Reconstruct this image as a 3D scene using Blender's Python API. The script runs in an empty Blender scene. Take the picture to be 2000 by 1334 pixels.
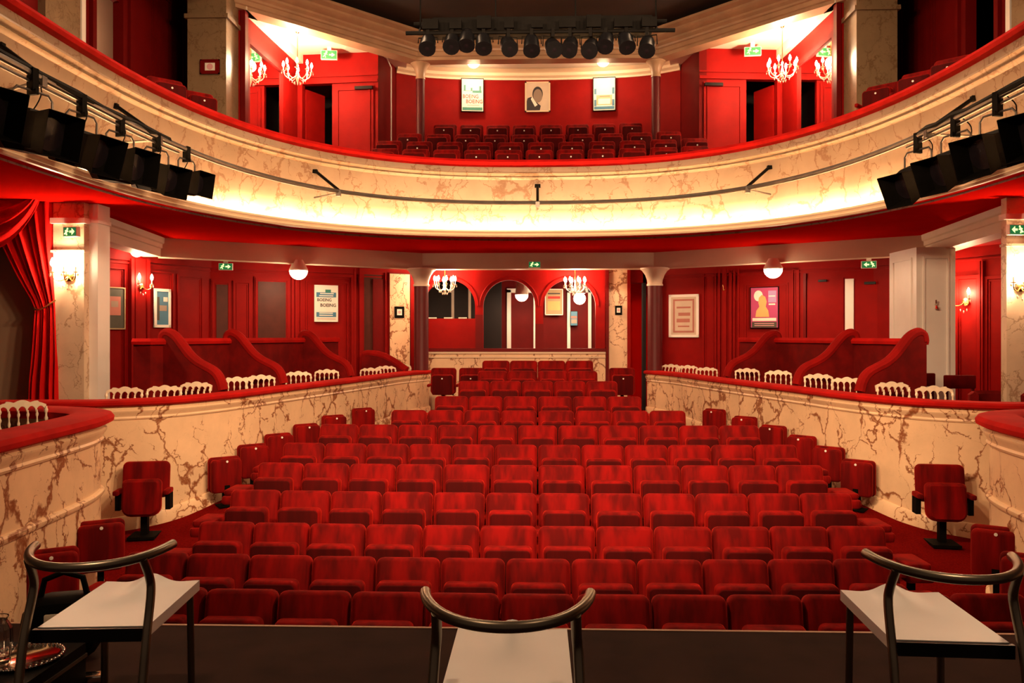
import bpy, math, random
from mathutils import Vector, Matrix
random.seed(7)
PI = math.pi
sc = bpy.context.scene
COL = sc.collection

# ------------------------------------------------------------------ camera
YAW = math.atan(50 / 1600)
CAMZ = 1.5
HOR = 655
cd = bpy.data.cameras.new('camera'); cam = bpy.data.objects.new('camera', cd); COL.objects.link(cam)
cam.location = (0, 0, CAMZ); cam.rotation_euler = (PI / 2, 0, YAW)
cd.sensor_width = 36; cd.lens = 28.8; cd.shift_y = (HOR - 667) / 2000; cd.clip_end = 200; cd.clip_start = 0.05
sc.camera = cam
# ------------------------------------------------------------------ world, exposure
w = bpy.data.worlds.new('world'); sc.world = w; w.use_nodes = True
w.node_tree.nodes['Background'].inputs[0].default_value = (1.0, 0.6, 0.38, 1)
w.node_tree.nodes['Background'].inputs[1].default_value = 0.045
sc.view_settings.view_transform = 'Standard'; sc.view_settings.look = 'None'
sc.view_settings.gamma = 1; sc.view_settings.use_curve_mapping = False
sc.view_settings.exposure = 1.12
WARM = (1.0, 0.62, 0.35)
def area(name, loc, rot, sx, sy, power, col=WARM):
    l = bpy.data.lights.new(name, 'AREA'); l.shape = 'RECTANGLE'; l.size = sx; l.size_y = sy; l.energy = power; l.color = col
    o = bpy.data.objects.new(name, l); COL.objects.link(o); o.location = loc; o.rotation_euler = rot
    return o
# unseen area fill added under the auditorium ceiling, and the work light over the stage
for x in (-2.9, 2.9): area('house_fill', (x, 9.8, 7.62), (0, math.radians(-8 if x > 0 else 8), 0), 1.6, 3.0, 95)
# unseen fill spots added over the stage front, aimed into the house
for x in (-3.2, -1.6, 0.0, 1.6, 3.2):
    l = bpy.data.lights.new('proscenium_fill_spot', 'SPOT'); l.energy = 480; l.color = WARM; l.shadow_soft_size = 0.22; l.spot_size = math.radians(103); l.spot_blend = 0.8
    o = bpy.data.objects.new('proscenium_fill_spot', l); COL.objects.link(o); o.location = (x, 4.35, 4.65); o.rotation_euler = (math.radians(66), 0, math.radians(x * 13))
for x in (-1.7, 1.9):
    o = area('stage_work_light', (x, 2.1, 5.4), (math.radians(4), 0, 0), 0.25, 0.25, 5); o.data.spread = math.radians(55)
def point(name, loc, power, r=0.05, col=WARM, parent=None):
    l = bpy.data.lights.new(name, 'POINT'); l.energy = power; l.color = col; l.shadow_soft_size = r
    o = bpy.data.objects.new(name, l); COL.objects.link(o); o.location = loc
    if parent: o.parent = parent
    return o

# ------------------------------------------------------------------ measuring helpers (photograph pixel -> place in the room)
_s, _c = math.sin(YAW), math.cos(YAW)
def kx(px):
    u = (px - 1000) / 1600
    return (-_s + u * _c) / (_c + u * _s)
def dep(X, Y): return -_s * X + _c * Y
def zat(X, Y, py): return CAMZ + (HOR - py) / 1600 * dep(X, Y)
def atY(px, Y, py=None):
    X = kx(px) * Y
    return (X, Y, zat(X, Y, py)) if py is not None else (X, Y)
def atZ(px, py, z):
    d = (z - CAMZ) * 1600 / (HOR - py)
    u = (px - 1000) / 1600
    return (d * (-_s + u * _c), d * (_c + u * _s))
def online(A, B, px):
    k = kx(px); dx, dy = B[0] - A[0], B[1] - A[1]
    t = (k * A[1] - A[0]) / (dx - k * dy)
    return (A[0] + dx * t, A[1] + dy * t)

# ------------------------------------------------------------------ materials
MATS = {}
def nmat(name):
    m = bpy.data.materials.new(name); m.use_nodes = True
    nt = m.node_tree; MATS[name] = m
    return m, nt, nt.nodes['Principled BSDF']
def N(nt, t, **kw):
    n = nt.nodes.new(t)
    for k, v in kw.items():
        if k in n.inputs: n.inputs[k].default_value = v
        else: setattr(n, k, v)
    return n
def ramp(nt, fac, stops):
    r = N(nt, 'ShaderNodeValToRGB'); e = r.color_ramp.elements
    while len(e) < len(stops): e.new(0.5)
    for i, (p, c) in enumerate(stops):
        e[i].position = p; e[i].color = (*c, 1) if len(c) == 3 else c
    nt.links.new(fac, r.inputs[0]); return r
def plain(name, col, rough=0.5, metal=0.0, spec=0.5, var=0.08, scale=6.0, bump=0.0):
    m, nt, b = nmat(name)
    tc = N(nt, 'ShaderNodeTexCoord'); no = N(nt, 'ShaderNodeTexNoise', Scale=scale, Detail=4.0)
    nt.links.new(tc.outputs['Object'], no.inputs['Vector'])
    lo = tuple(max(0, c * (1 - var)) for c in col); hi = tuple(min(1, c * (1 + var)) for c in col)
    r = ramp(nt, no.outputs['Fac'], [(0.3, lo), (0.7, hi)])
    nt.links.new(r.outputs[0], b.inputs['Base Color'])
    b.inputs['Roughness'].default_value = rough; b.inputs['Metallic'].default_value = metal
    b.inputs['Specular IOR Level'].default_value = spec
    if bump:
        bp = N(nt, 'ShaderNodeBump', Strength=bump); bp.inputs['Distance'].default_value = 0.01
        nt.links.new(no.outputs['Fac'], bp.inputs['Height']); nt.links.new(bp.outputs[0], b.inputs['Normal'])
    return m
def velvet(name, lo, hi, sheen=0.6, streak=(9, 9, 1.2)):
    m, nt, b = nmat(name)
    tc = N(nt, 'ShaderNodeTexCoord'); oi = N(nt, 'ShaderNodeObjectInfo')
    mp = N(nt, 'ShaderNodeMapping'); mp.inputs['Scale'].default_value = streak
    ad = N(nt, 'ShaderNodeVectorMath', operation='MULTIPLY_ADD')
    nt.links.new(oi.outputs['Location'], ad.inputs[0]); ad.inputs[1].default_value = (3.1, 2.3, 1.7)
    nt.links.new(tc.outputs['Object'], ad.inputs[2])
    nt.links.new(ad.outputs[0], mp.inputs[0])
    no = N(nt, 'ShaderNodeTexNoise', Scale=1.0, Detail=3.0, Roughness=0.55)
    nt.links.new(mp.outputs[0], no.inputs['Vector'])
    r = ramp(nt, no.outputs['Fac'], [(0.38, lo), (0.66, hi)])
    nt.links.new(r.outputs[0], b.inputs['Base Color'])
    b.inputs['Roughness'].default_value = 0.85; b.inputs['Specular IOR Level'].default_value = 0.12
    b.inputs['Sheen Weight'].default_value = sheen; b.inputs['Sheen Roughness'].default_value = 0.35
    b.inputs['Sheen Tint'].default_value = (1.0, 0.04, 0.02, 1)
    return m
def marble(name, base, vein, scale=1.0, amount=1.0, rough=0.35):
    m, nt, b = nmat(name)
    tc = N(nt, 'ShaderNodeTexCoord')
    n1 = N(nt, 'ShaderNodeTexNoise', Scale=2.2 * scale, Detail=6.0, Roughness=0.6)
    nt.links.new(tc.outputs['Object'], n1.inputs['Vector'])
    wv = N(nt, 'ShaderNodeVectorMath', operation='MULTIPLY_ADD'); wv.inputs[1].default_value = (0.55, 0.55, 0.55)
    nt.links.new(n1.outputs['Color'], wv.inputs[0]); nt.links.new(tc.outputs['Object'], wv.inputs[2])
    def veins(sc, w0, w1, lo, hi, nsc, off):
        mp = N(nt, 'ShaderNodeMapping'); mp.inputs['Location'].default_value = off; mp.inputs['Rotation'].default_value = (0.5, 0.6, 0.4); mp.inputs['Scale'].default_value = (1, 1, 0.62)
        nt.links.new(wv.outputs[0], mp.inputs[0])
        vo = N(nt, 'ShaderNodeTexVoronoi', feature='DISTANCE_TO_EDGE', Scale=sc * scale); nt.links.new(mp.outputs[0], vo.inputs['Vector'])
        n2 = N(nt, 'ShaderNodeTexNoise', Scale=nsc * scale, Detail=4.0); nt.links.new(mp.outputs[0], n2.inputs['Vector'])
        mr = ramp(nt, n2.outputs['Fac'], [(lo, (0, 0, 0)), (hi, (1, 1, 1))])
        # the brush presses harder where the mask is strong: wider strokes
        wd = N(nt, 'ShaderNodeMath', operation='MULTIPLY'); wd.use_clamp = False; wd.operation = 'MULTIPLY_ADD'; nt.links.new(mr.outputs[0], wd.inputs[0]); wd.inputs[1].default_value = w1; wd.inputs[2].default_value = 0.0008
        dv = N(nt, 'ShaderNodeMath', operation='DIVIDE'); nt.links.new(vo.outputs['Distance'], dv.inputs[0]); nt.links.new(wd.outputs[0], dv.inputs[1])
        vr = ramp(nt, dv.outputs[0], [(0.0, (1, 1, 1)), (0.45, (0.75, 0.75, 0.75)), (1.0, (0, 0, 0))])
        return vr.outputs[0]
    v1 = veins(2.2, 0, 0.075, 0.42, 0.66, 2.4, (0, 0, 0)); v2 = veins(4.6, 0, 0.08, 0.50, 0.70, 3.1, (3.3, 1.2, 5.1))
    mx = N(nt, 'ShaderNodeMath', operation='MAXIMUM'); nt.links.new(v1, mx.inputs[0]); nt.links.new(v2, mx.inputs[1])
    am = N(nt, 'ShaderNodeMath', operation='MULTIPLY'); am.inputs[1].default_value = amount; nt.links.new(mx.outputs[0], am.inputs[0])
    bc = ramp(nt, n1.outputs['Fac'], [(0.3, tuple(c * 0.82 for c in base)), (0.7, base)])
    mix = N(nt, 'ShaderNodeMix', data_type='RGBA'); nt.links.new(am.outputs[0], mix.inputs[0])
    nt.links.new(bc.outputs[0], mix.inputs[6]); mix.inputs[7].default_value = (*vein, 1)
    nt.links.new(mix.outputs[2], b.inputs['Base Color'])
    b.inputs['Roughness'].default_value = rough
    return m
def glow(name, col, strength):
    m, nt, b = nmat(name)
    b.inputs['Base Color'].default_value = (*col, 1); b.inputs['Emission Color'].default_value = (*col, 1)
    b.inputs['Emission Strength'].default_value = strength
    return m
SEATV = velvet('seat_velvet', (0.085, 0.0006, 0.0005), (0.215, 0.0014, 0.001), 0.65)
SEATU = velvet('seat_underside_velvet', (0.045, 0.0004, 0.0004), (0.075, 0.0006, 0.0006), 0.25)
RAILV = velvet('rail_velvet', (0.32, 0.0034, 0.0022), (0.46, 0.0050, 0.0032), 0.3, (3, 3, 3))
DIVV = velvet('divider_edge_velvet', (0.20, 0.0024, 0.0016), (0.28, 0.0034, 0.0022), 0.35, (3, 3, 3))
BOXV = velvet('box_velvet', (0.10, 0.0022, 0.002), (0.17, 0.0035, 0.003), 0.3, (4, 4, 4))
CURTV = velvet('curtain_velvet', (0.50, 0.004, 0.004), (0.75, 0.008, 0.006), 0.9, (6, 6, 0.6))
REDP = plain('red_wall_paint', (0.25, 0.0035, 0.0025), 0.6, spec=0.1, var=0.1, scale=3)
REDD = plain('dark_red_gloss_paint', (0.14, 0.003, 0.003), 0.5, spec=0.12, var=0.1, scale=3)
REDC = plain('soffit_red_paint', (0.55, 0.006, 0.003), 0.9, spec=0.0, var=0.05, scale=2)
REDCOL = plain('column_red_gloss_paint', (0.10, 0.003, 0.004), 0.5, spec=0.3, var=0.1)
CARPET = plain('red_carpet', (0.13, 0.004, 0.003), 0.95, spec=0.0, var=0.25, scale=60, bump=0.3)
MARB = marble('painted_marble', (0.90, 0.63, 0.38), (0.26, 0.075, 0.022))
MARBP = marble('pale_painted_marble', (0.78, 0.60, 0.42), (0.30, 0.15, 0.07), 1.2, 0.7)
MARBB = marble('balcony_painted_marble_dimmed', (0.40, 0.285, 0.185), (0.19, 0.08, 0.03), 1.0, 0.75)  # same cream marble, darkened in colour to offset the strong light on the parapet
MARBG = marble('pillar_painted_marble_dimmed', (0.26, 0.175, 0.095), (0.12, 0.06, 0.022), 1.8, 0.7)  # dim light of the upper level put into the marble colour
CREAM = plain('cream_paint', (0.78, 0.62, 0.46), 0.45, var=0.05, scale=2)
MOULD = plain('moulding_cream_paint', (0.80, 0.62, 0.42), 0.35, var=0.06, scale=2)
CORN = plain('cornice_brown_cream_paint', (0.46, 0.30, 0.18), 0.4, var=0.12, scale=3)
WHITE = plain('white_gloss_paint', (0.90, 0.85, 0.78), 0.4, var=0.04, scale=2)
CEILW = plain('white_ceiling_paint', (0.86, 0.80, 0.66), 0.7, var=0.03, scale=2)
DARKC = plain('unlit_ceiling_dark', (0.022, 0.012, 0.008), 0.8, var=0.3, scale=1)  # lack of light put into the colour, so the ceiling stays dark
DARKR = plain('dark_house_wall', (0.05, 0.006, 0.006), 0.8)
TAUPE = plain('taupe_box_wall', (0.36, 0.24, 0.15), 0.7, var=0.1, scale=1.2)
STAGE = plain('stage_floor_lino', (0.030, 0.012, 0.008), 0.8, spec=0.06, var=0.25, scale=4, bump=0.05)
EDGE = plain('stage_edge_strip', (0.50, 0.28, 0.18), 0.6)
BLACK = plain('black_metal', (0.004, 0.0035, 0.003), 0.6, spec=0.05, var=0.3)
BLACKS = plain('black_shiny_metal', (0.005, 0.005, 0.006), 0.35, spec=0.2, var=0.3)
GUN = plain('gunmetal_tube', (0.20, 0.17, 0.13), 0.32, metal=0.9, var=0.1)
STEEL = plain('steel_pipe', (0.14, 0.125, 0.11), 0.4, metal=0.8, var=0.15)
CHROME = plain('chrome', (0.8, 0.74, 0.66), 0.12, metal=1.0, var=0.03)
SEATW = plain('white_moulded_seat', (0.74, 0.74, 0.74), 0.42, var=0.02)
IVORY = plain('ivory_chair_lacquer', (0.88, 0.74, 0.54), 0.3, var=0.06, scale=20)
GOLD = plain('brass', (0.75, 0.50, 0.18), 0.25, metal=1.0)
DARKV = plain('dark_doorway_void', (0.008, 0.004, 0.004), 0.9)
DGLASS = plain('dark_window_glass', (0.008, 0.006, 0.008), 0.25, spec=0.2, var=0.2)
BRGLASS = plain('brown_obscured_glass', (0.075, 0.016, 0.010), 0.5, spec=0.2, var=0.15)
PAPER = plain('poster_paper', (0.80, 0.78, 0.68), 0.5, var=0.03)
BULB = glow('lamp_bulb_glow', (1.0, 0.78, 0.52), 28)
GLOBE = glow('frosted_globe_glow', (1.0, 0.80, 0.55), 14)
EXITG = glow('exit_sign_glow_face', (0.75, 0.95, 0.30), 0.9)
EXITD = glow('exit_sign_dark_green', (0.01, 0.16, 0.05), 0.35)
NUMW = plain('white_number_disc', (0.85, 0.80, 0.72), 0.4)
def ink(name, c): return plain(name, c, 0.5, var=0.05)
I_TEAL = ink('teal_ink', (0.03, 0.22, 0.17)); I_BLUE = ink('blue_ink', (0.05, 0.20, 0.32)); I_RED = ink('red_ink', (0.55, 0.03, 0.02))
I_BLACK = ink('black_ink', (0.03, 0.025, 0.03)); I_GREY = ink('grey_ink', (0.33, 0.26, 0.20)); I_SKIN = ink('portrait_mid_grey', (0.27, 0.20, 0.15))
I_BACK = ink('portrait_light_grey', (0.62, 0.50, 0.38)); I_MAG = ink('magenta_ink', (0.45, 0.05, 0.16)); I_PINK = ink('pink_ink', (0.72, 0.35, 0.38))
I_OCH = ink('ochre_ink', (0.70, 0.42, 0.14)); I_FADE = ink('faded_red_ink', (0.45, 0.16, 0.12)); I_DKGREEN = ink('dark_green_ink', (0.06, 0.06, 0.04))
I_ORANGE = ink('orange_ink', (0.80, 0.40, 0.22)); I_LILAC = ink('lilac_ink', (0.40, 0.26, 0.50)); I_SEPIA = ink('sepia_ink', (0.45, 0.30, 0.15))
def make_glass(name, col=(1, 1, 1), rough=0.03):
    m, nt, b = nmat(name)
    b.inputs['Base Color'].default_value = (*col, 1); b.inputs['Transmission Weight'].default_value = 1.0
    b.inputs['Roughness'].default_value = rough; b.inputs['IOR'].default_value = 1.45
    return m
GLASS = make_glass('clear_glass'); 
m, nt, b = nmat('crystal'); b.inputs['Base Color'].default_value = (0.95, 0.85, 0.7, 1); b.inputs['Roughness'].default_value = 0.08
b.inputs['Transmission Weight'].default_value = 0.5; CRYST = m
m, nt, b = nmat('mirror_silvering'); b.inputs['Base Color'].default_value = (0.85, 0.83, 0.8, 1); b.inputs['Metallic'].default_value = 1; b.inputs['Roughness'].default_value = 0.02; MIRROR = m

# ------------------------------------------------------------------ mesh builder
class MB:
    def __init__(s): s.v = []; s.f = []
    def add(s, vs, fs, M=None):
        o = len(s.v)
        s.v += [tuple(M @ Vector(p)) for p in vs] if M is not None else [tuple(p) for p in vs]
        s.f += [tuple(i + o for i in f) for f in fs]; return s
    def box(s, c, d, M=None):
        x, y, z = c; a, b_, h = d[0] / 2, d[1] / 2, d[2] / 2
        vs = [(x + i * a, y + j * b_, z + k * h) for i in (-1, 1) for j in (-1, 1) for k in (-1, 1)]
        return s.add(vs, [(0, 1, 3, 2), (4, 6, 7, 5), (0, 4, 5, 1), (2, 3, 7, 6), (0, 2, 6, 4), (1, 5, 7, 3)], M)
    def bx(s, x0, x1, y0, y1, z0, z1, M=None):
        return s.box(((x0 + x1) / 2, (y0 + y1) / 2, (z0 + z1) / 2), (abs(x1 - x0), abs(y1 - y0), abs(z1 - z0)), M)
    def rings(s, rs, cap=True, closed=False, M=None):
        n = len(rs[0]); vs = [p for r in rs for p in r]; fs = []
        m_ = len(rs)
        for i in range(m_ if closed else m_ - 1):
            for j in range(n):
                a, b_ = i * n + j, i * n + (j + 1) % n
                c, d = ((i + 1) % m_) * n + (j + 1) % n, ((i + 1) % m_) * n + j
                fs.append((a, b_, c, d))
        if cap and not closed:
            fs.append(tuple(range(n - 1, -1, -1))); fs.append(tuple(range((m_ - 1) * n, m_ * n)))
        return s.add(vs, fs, M)
    def pad(s, w_, h, t, r, bev, M=None, n=5, crown=0.0, rb=None):
        """upholstered pad: rounded rectangle in XZ, thick in Y, softened edges"""
        rb = r if rb is None else rb
        def outline(ins):
            pts = []
            for (sx, sz, rr, a0) in ((1, 1, r, 0), (-1, 1, r, 90), (-1, -1, rb, 180), (1, -1, rb, 270)):
                q = max(rr - ins, 0.002)
                cx, cz = sx * (w_ / 2 - ins - q), sz * (h / 2 - ins - q)
                for i in range(n):
                    a = math.radians(a0 + 90 * i / (n - 1)); pts.append((cx + q * math.cos(a), cz + q * math.sin(a)))
            return pts
        rs = []
        for f, y in ((1, 0), (0.3, 0.3), (0, 1)): rs.append([(x, -t / 2 + bev * y - (crown if f == 1 else 0), z) for x, z in outline(bev * f)])
        for f, y in ((0, 1), (0.3, 0.3), (1, 0)): rs.append([(x, t / 2 - bev * y, z) for x, z in outline(bev * f)])
        return s.rings(rs, M=M)
    def tube(s, path, r, n=8, closed=False, M=None):
        P = [Vector(p) for p in path]; m_ = len(P); rr = r if isinstance(r, (list, tuple)) else [r] * m_
        T = []
        for i in range(m_):
            a = P[(i - 1) % m_] if (closed or i > 0) else P[i]; b_ = P[(i + 1) % m_] if (closed or i < m_ - 1) else P[i]
            t = (b_ - a); T.append(t.normalized() if t.length > 1e-9 else Vector((0, 0, 1)))
        up = Vector((0, 0, 1)) if abs(T[0].z) < 0.9 else Vector((1, 0, 0))
        u = T[0].cross(up).normalized(); rs = []
        for i in range(m_):
            u = (u - T[i] * u.dot(T[i])); u = u.normalized() if u.length > 1e-6 else T[i].orthogonal().normalized()
            v = T[i].cross(u)
            rs.append([tuple(P[i] + (u * math.cos(2 * PI * j / n) + v * math.sin(2 * PI * j / n)) * rr[i]) for j in range(n)])
        return s.rings(rs, closed=closed, M=M)
    def lathe(s, prof, n=16, M=None):
        rs = [[(max(r, 1e-4) * math.cos(2 * PI * j / n), max(r, 1e-4) * math.sin(2 * PI * j / n), z) for j in range(n)] for r, z in prof]
        return s.rings(rs, M=M)
    def prism(s, pts, d, M=None):
        """pts in XZ, thick d along Y about 0"""
        n = len(pts)
        vs = [(x, -d / 2, z) for x, z in pts] + [(x, d / 2, z) for x, z in pts]
        fs = [tuple(range(n)), tuple(range(2 * n - 1, n - 1, -1))] + [(i, i + n, (i + 1) % n + n, (i + 1) % n) for i in range(n)]
        return s.add(vs, fs, M)
    def plan(s, pts, z0, z1, M=None):
        n = len(pts)
        vs = [(x, y, z0) for x, y in pts] + [(x, y, z1) for x, y in pts]
        fs = [tuple(range(n - 1, -1, -1)), tuple(range(n, 2 * n))] + [(i, (i + 1) % n, (i + 1) % n + n, i + n) for i in range(n)]
        return s.add(vs, fs, M)
    def grid(s, rows, M=None):
        n = len(rows[0]); vs = [p for r in rows for p in r]
        fs = [(i * n + j, i * n + j + 1, (i + 1) * n + j + 1, (i + 1) * n + j) for i in range(len(rows) - 1) for j in range(n - 1)]
        return s.add(vs, fs, M)
    def sweep(s, path, prof, closed_prof=True, M=None):
        """prof: (offset to the right of travel, z) swept along a plan path with mitres; z may be a function of (x, y)"""
        m_ = len(path); rs = []
        for i in range(m_):
            a = Vector(path[max(i - 1, 0)][:2]); p = Vector(path[i][:2]); b_ = Vector(path[min(i + 1, m_ - 1)][:2])
            t1 = (p - a).normalized() if i > 0 else (b_ - p).normalized(); t2 = (b_ - p).normalized() if i < m_ - 1 else t1
            t = (t1 + t2).normalized(); n_ = Vector((t.y, -t.x)); k = 1 / max(0.35, t.dot(t1))
            rs.append([(p.x + n_.x * d * k, p.y + n_.y * d * k, z(p.x, p.y) if callable(z) else z) for d, z in prof])
        if closed_prof: return s.rings(rs, M=M)
        return s.grid(rs, M)
    def mesh(s, name, mat, smooth=35):
        me = bpy.data.meshes.new(name); me.from_pydata(s.v, [], s.f); me.validate(); 
        import bmesh
        bm = bmesh.new(); bm.from_mesh(me); bmesh.ops.recalc_face_normals(bm, faces=bm.faces); bm.to_mesh(me); bm.free()
        me.materials.append(mat)
        if smooth:
            me.shade_smooth(); me.set_sharp_from_angle(angle=math.radians(smooth))
        return me
    def build(s, name, mat, parent=None, smooth=35, loc=None):
        o = bpy.data.objects.new(name, s.mesh(name, mat, smooth)); COL.objects.link(o)
        if parent: o.parent = parent
        if loc: o.location = loc
        return o
def inst(name, me, parent=None, loc=(0, 0, 0), rot=(0, 0, 0), scale=None):
    o = bpy.data.objects.new(name, me); COL.objects.link(o)
    if parent: o.parent = parent
    o.location = loc; o.rotation_euler = rot
    if scale: o.scale = scale
    return o
def tag(o, label=None, cat=None, group=None, kind=None):
    if label: o['label'] = label
    if cat: o['category'] = cat
    if group: o['group'] = group
    if kind: o['kind'] = kind
    return o
def thing(name, label, cat, loc=(0, 0, 0), rz=0.0, group=None, kind=None):
    o = bpy.data.objects.new(name, None); COL.objects.link(o); o.location = loc; o.rotation_euler = (0, 0, rz); o.empty_display_size = 0.1
    return tag(o, label, cat, group, kind)
def copy_thing(root, label, loc, rz, group=None):
    r = root.copy(); COL.objects.link(r); r.location = loc; r.rotation_euler = (0, 0, rz); r['label'] = label
    if group: r['group'] = group
    for ch in list(root.children):
        c = ch.copy(); COL.objects.link(c); c.parent = r
        for g in list(ch.children):
            d = g.copy(); COL.objects.link(d); d.parent = c
    return r
def struct(mb, name, mat, label, cat, smooth=35, parent=None):
    o = mb.build(name, mat, parent, smooth)
    return tag(o, label, cat, None, 'structure')
def RX(a): return Matrix.Rotation(a, 4, 'X')
def RY(a): return Matrix.Rotation(a, 4, 'Y')
def RZ(a): return Matrix.Rotation(a, 4, 'Z')
def TR(*p): return Matrix.Translation(p)
ORD = ['first', 'second', 'third', 'fourth', 'fifth', 'sixth', 'seventh', 'eighth', 'ninth', 'tenth', 'eleventh', 'twelfth', 'thirteenth', 'fourteenth']
_textcache = {}
def text_mesh(s, mat, width=None, height=None):
    cu = bpy.data.curves.new('lettering', 'FONT'); cu.body = s; cu.align_x = 'CENTER'; cu.align_y = 'CENTER'; cu.extrude = 0.01; cu.offset = 0.012; cu.resolution_u = 2
    o = bpy.data.objects.new('lettering_source', cu); COL.objects.link(o)
    bpy.context.view_layer.update()
    me = bpy.data.meshes.new_from_object(o.evaluated_get(bpy.context.evaluated_depsgraph_get()))
    bpy.data.objects.remove(o); bpy.data.curves.remove(cu)
    xs = [v.co.x for v in me.vertices]; ys = [v.co.y for v in me.vertices]
    cx, cy = (max(xs) + min(xs)) / 2, (max(ys) + min(ys)) / 2; wd, ht = max(xs) - min(xs), max(ys) - min(ys)
    sx = (width / wd) if width else height / ht; sy = (height / ht) if height else sx
    for v in me.vertices: v.co = ((v.co.x - cx) * sx, -v.co.z * 0.2, (v.co.y - cy) * sy)
    me.materials.clear(); me.materials.append(mat); me.name = 'lettering'
    return me

# ================================================================== THE ROOM
def mir(mb):
    m = MB(); m.v = [(-x, y, z) for x, y, z in mb.v]; m.f = list(mb.f); return m
def lerp(a, b_, t): return a + (b_ - a) * t
_FZ = [(-9, -1.08), (5.41, -1.074), (6.23, -1.063), (7.05, -1.002), (7.87, -0.875), (8.69, -0.735), (9.51, -0.628), (10.33, -0.493), (11.15, -0.38),
       (11.97, -0.248), (12.79, -0.07), (13.61, 0.055), (14.43, 0.2), (15.2, 0.25), (30, 0.25)]
def floorz(Y):
    for (a, za), (b_, zb) in zip(_FZ, _FZ[1:]):
        if Y <= b_: return lerp(za, zb, (Y - a) / (b_ - a))
    return 0.25
def floor_s(Y):
    return floorz(Y) if Y <= 11.5 else lerp(floorz(11.5), -0.12, min(1, (Y - 11.5) / 5.5))
def catmull(pts, n=6):
    out = []
    for i in range(len(pts) - 1):
        p0, p1, p2, p3 = pts[max(i - 1, 0)], pts[i], pts[i + 1], pts[min(i + 2, len(pts) - 1)]
        for k in range(n):
            t = k / n
            out.append(tuple(0.5 * (2 * b1 + (c1 - a1) * t + (2 * a1 - 5 * b1 + 4 * c1 - d1) * t * t + (3 * b1 - a1 - 3 * c1 + d1) * t ** 3) for a1, b1, c1, d1 in zip(p0, p1, p2, p3)))
    return out + [tuple(pts[-1])]
def ucurve(a, b_, ys=8.0, p=2.5, y0=1.0, n=72, ns=10):
    L = [(-a, lerp(y0, ys, i / ns)) for i in range(ns)]
    for i in range(n + 1):
        f = PI * i / n; c, s = math.cos(f), math.sin(f)
        L.append((-a * math.copysign(abs(c) ** (2 / p), c), ys + b_ * abs(s) ** (2 / p)))
    return L + [(-x, y) for x, y in L[:ns]][::-1]
def usurf(levels, mb=None):
    mb = mb or MB(); mb.grid([[(x, y, z) for x, y in ucurve(a, b_)] for a, b_, z in levels]); return mb

# stage
st = MB().bx(-6.5, 6.5, -3, 4.175, -0.12, 0.0); struct(st, 'floor', STAGE, 'dark brown stage floor in front of the stalls', 'floor')
e = MB().bx(-6.5, 6.5, 4.175, 4.195, -0.10, 0.003); struct(e, 'trim_1', EDGE, 'thin pale strip along the stage front edge', 'trim')
e = MB().bx(-6.5, 6.5, 4.12, 4.17, -1.2, -0.125); struct(e, 'wall_stage_front', REDD, 'dark red stage front below the pale edge strip', 'wall')
# stalls floor
mb = MB(); ys = sorted(set([4.16] + [a for a, _ in _FZ if 4.16 < a < 19] + [16.0, 18.0, 20.6]))
mb.grid([[(x, y, floor_s(y)) for x in (-7, -3, 0, 3, 7)] for y in ys]); struct(mb, 'floor', CARPET, 'sloping dark red carpeted floor of the stalls', 'floor', 0)
mb = MB()
for r, hw_ in ((8, 1.95), (9, 1.7), (10, 1.45), (11, 1.4)):
    y = 5.41 + 0.82 * r; mb.bx(-hw_, hw_, y - 0.42, 17.75, -0.5, floorz(y))
struct(mb, 'floor', CARPET, 'stepped carpeted platform under the rear stalls rows', 'floor', 0)
# outer shell of the house
struct(MB().bx(-9.2, -9.0, -1, 21, -1.3, 9), 'wall_left', DARKR, 'dark outer wall of the house, stage left', 'wall')
struct(MB().bx(9.0, 9.2, -1, 21, -1.3, 9), 'wall_right', DARKR, 'dark outer wall of the house, stage right', 'wall')
struct(MB().bx(-9.2, 9.2, 20.6, 20.8, -1.3, 9), 'wall_back', REDD, 'dark red back wall of the foyer behind the arches', 'wall')
struct(MB().bx(-9.2, 9.2, -1, 21, 8.6, 8.8), 'ceiling', DARKC, 'dark ceiling high over the auditorium', 'ceiling')

# ---- side partitions of the stalls boxes
PPX = [(169, 784), (255, 781.5), (330, 778), (400, 772.5), (470, 765.5), (540, 757), (600, 750), (677, 741), (735, 734), (788, 727.5), (838, 723.5)]
PART = [(-6.2, 8.75), (-5.6, 8.86)] + [atZ(x, y, 0.77) for x, y in PPX]
PARTC = catmull(PART, 6)
fb = lambda k: (lambda x, y: floor_s(y) + k)
prof = [(-0.12, fb(-0.02)), (0.035, fb(-0.02)), (0.035, fb(0.13)), (0.018, fb(0.155)), (0.0, fb(0.16)), (0.0, 0.545), (0.014, 0.553), (0.020, 0.568), (0.012, 0.585),
        (0.016, 0.60), (0.040, 0.63), (0.045, 0.65), (0.03, 0.665), (0.03, 0.71), (-0.12, 0.71)]
capp = [(-0.19, 0.71), (0.06, 0.705), (0.085, 0.725), (0.085, 0.755), (0.06, 0.775), (-0.16, 0.78), (-0.19, 0.76)]
BOXA = catmull([(-3.42, 3.0), (-3.55, 4.0), (-3.68, 5.0), (-3.78, 5.9), (-3.86, 6.7), (-3.95, 7.2), (-4.13, 7.6), (-4.5, 7.85), (-5.1, 8.0), (-6.2, 8.05)], 6)
profA = [(-0.12, fb(-0.02)), (0.03, fb(-0.02)), (0.03, fb(0.14)), (0.0, fb(0.16)), (0.0, 0.03), (0.02, 0.035), (0.032, 0.055), (0.032, 0.075), (0.02, 0.09), (0.0, 0.095),
         (0.0, 0.52), (0.02, 0.53), (0.03, 0.55), (0.02, 0.57), (0.025, 0.59), (0.05, 0.625), (0.055, 0.65), (0.035, 0.665), (0.035, 0.70), (-0.12, 0.70)]
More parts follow.
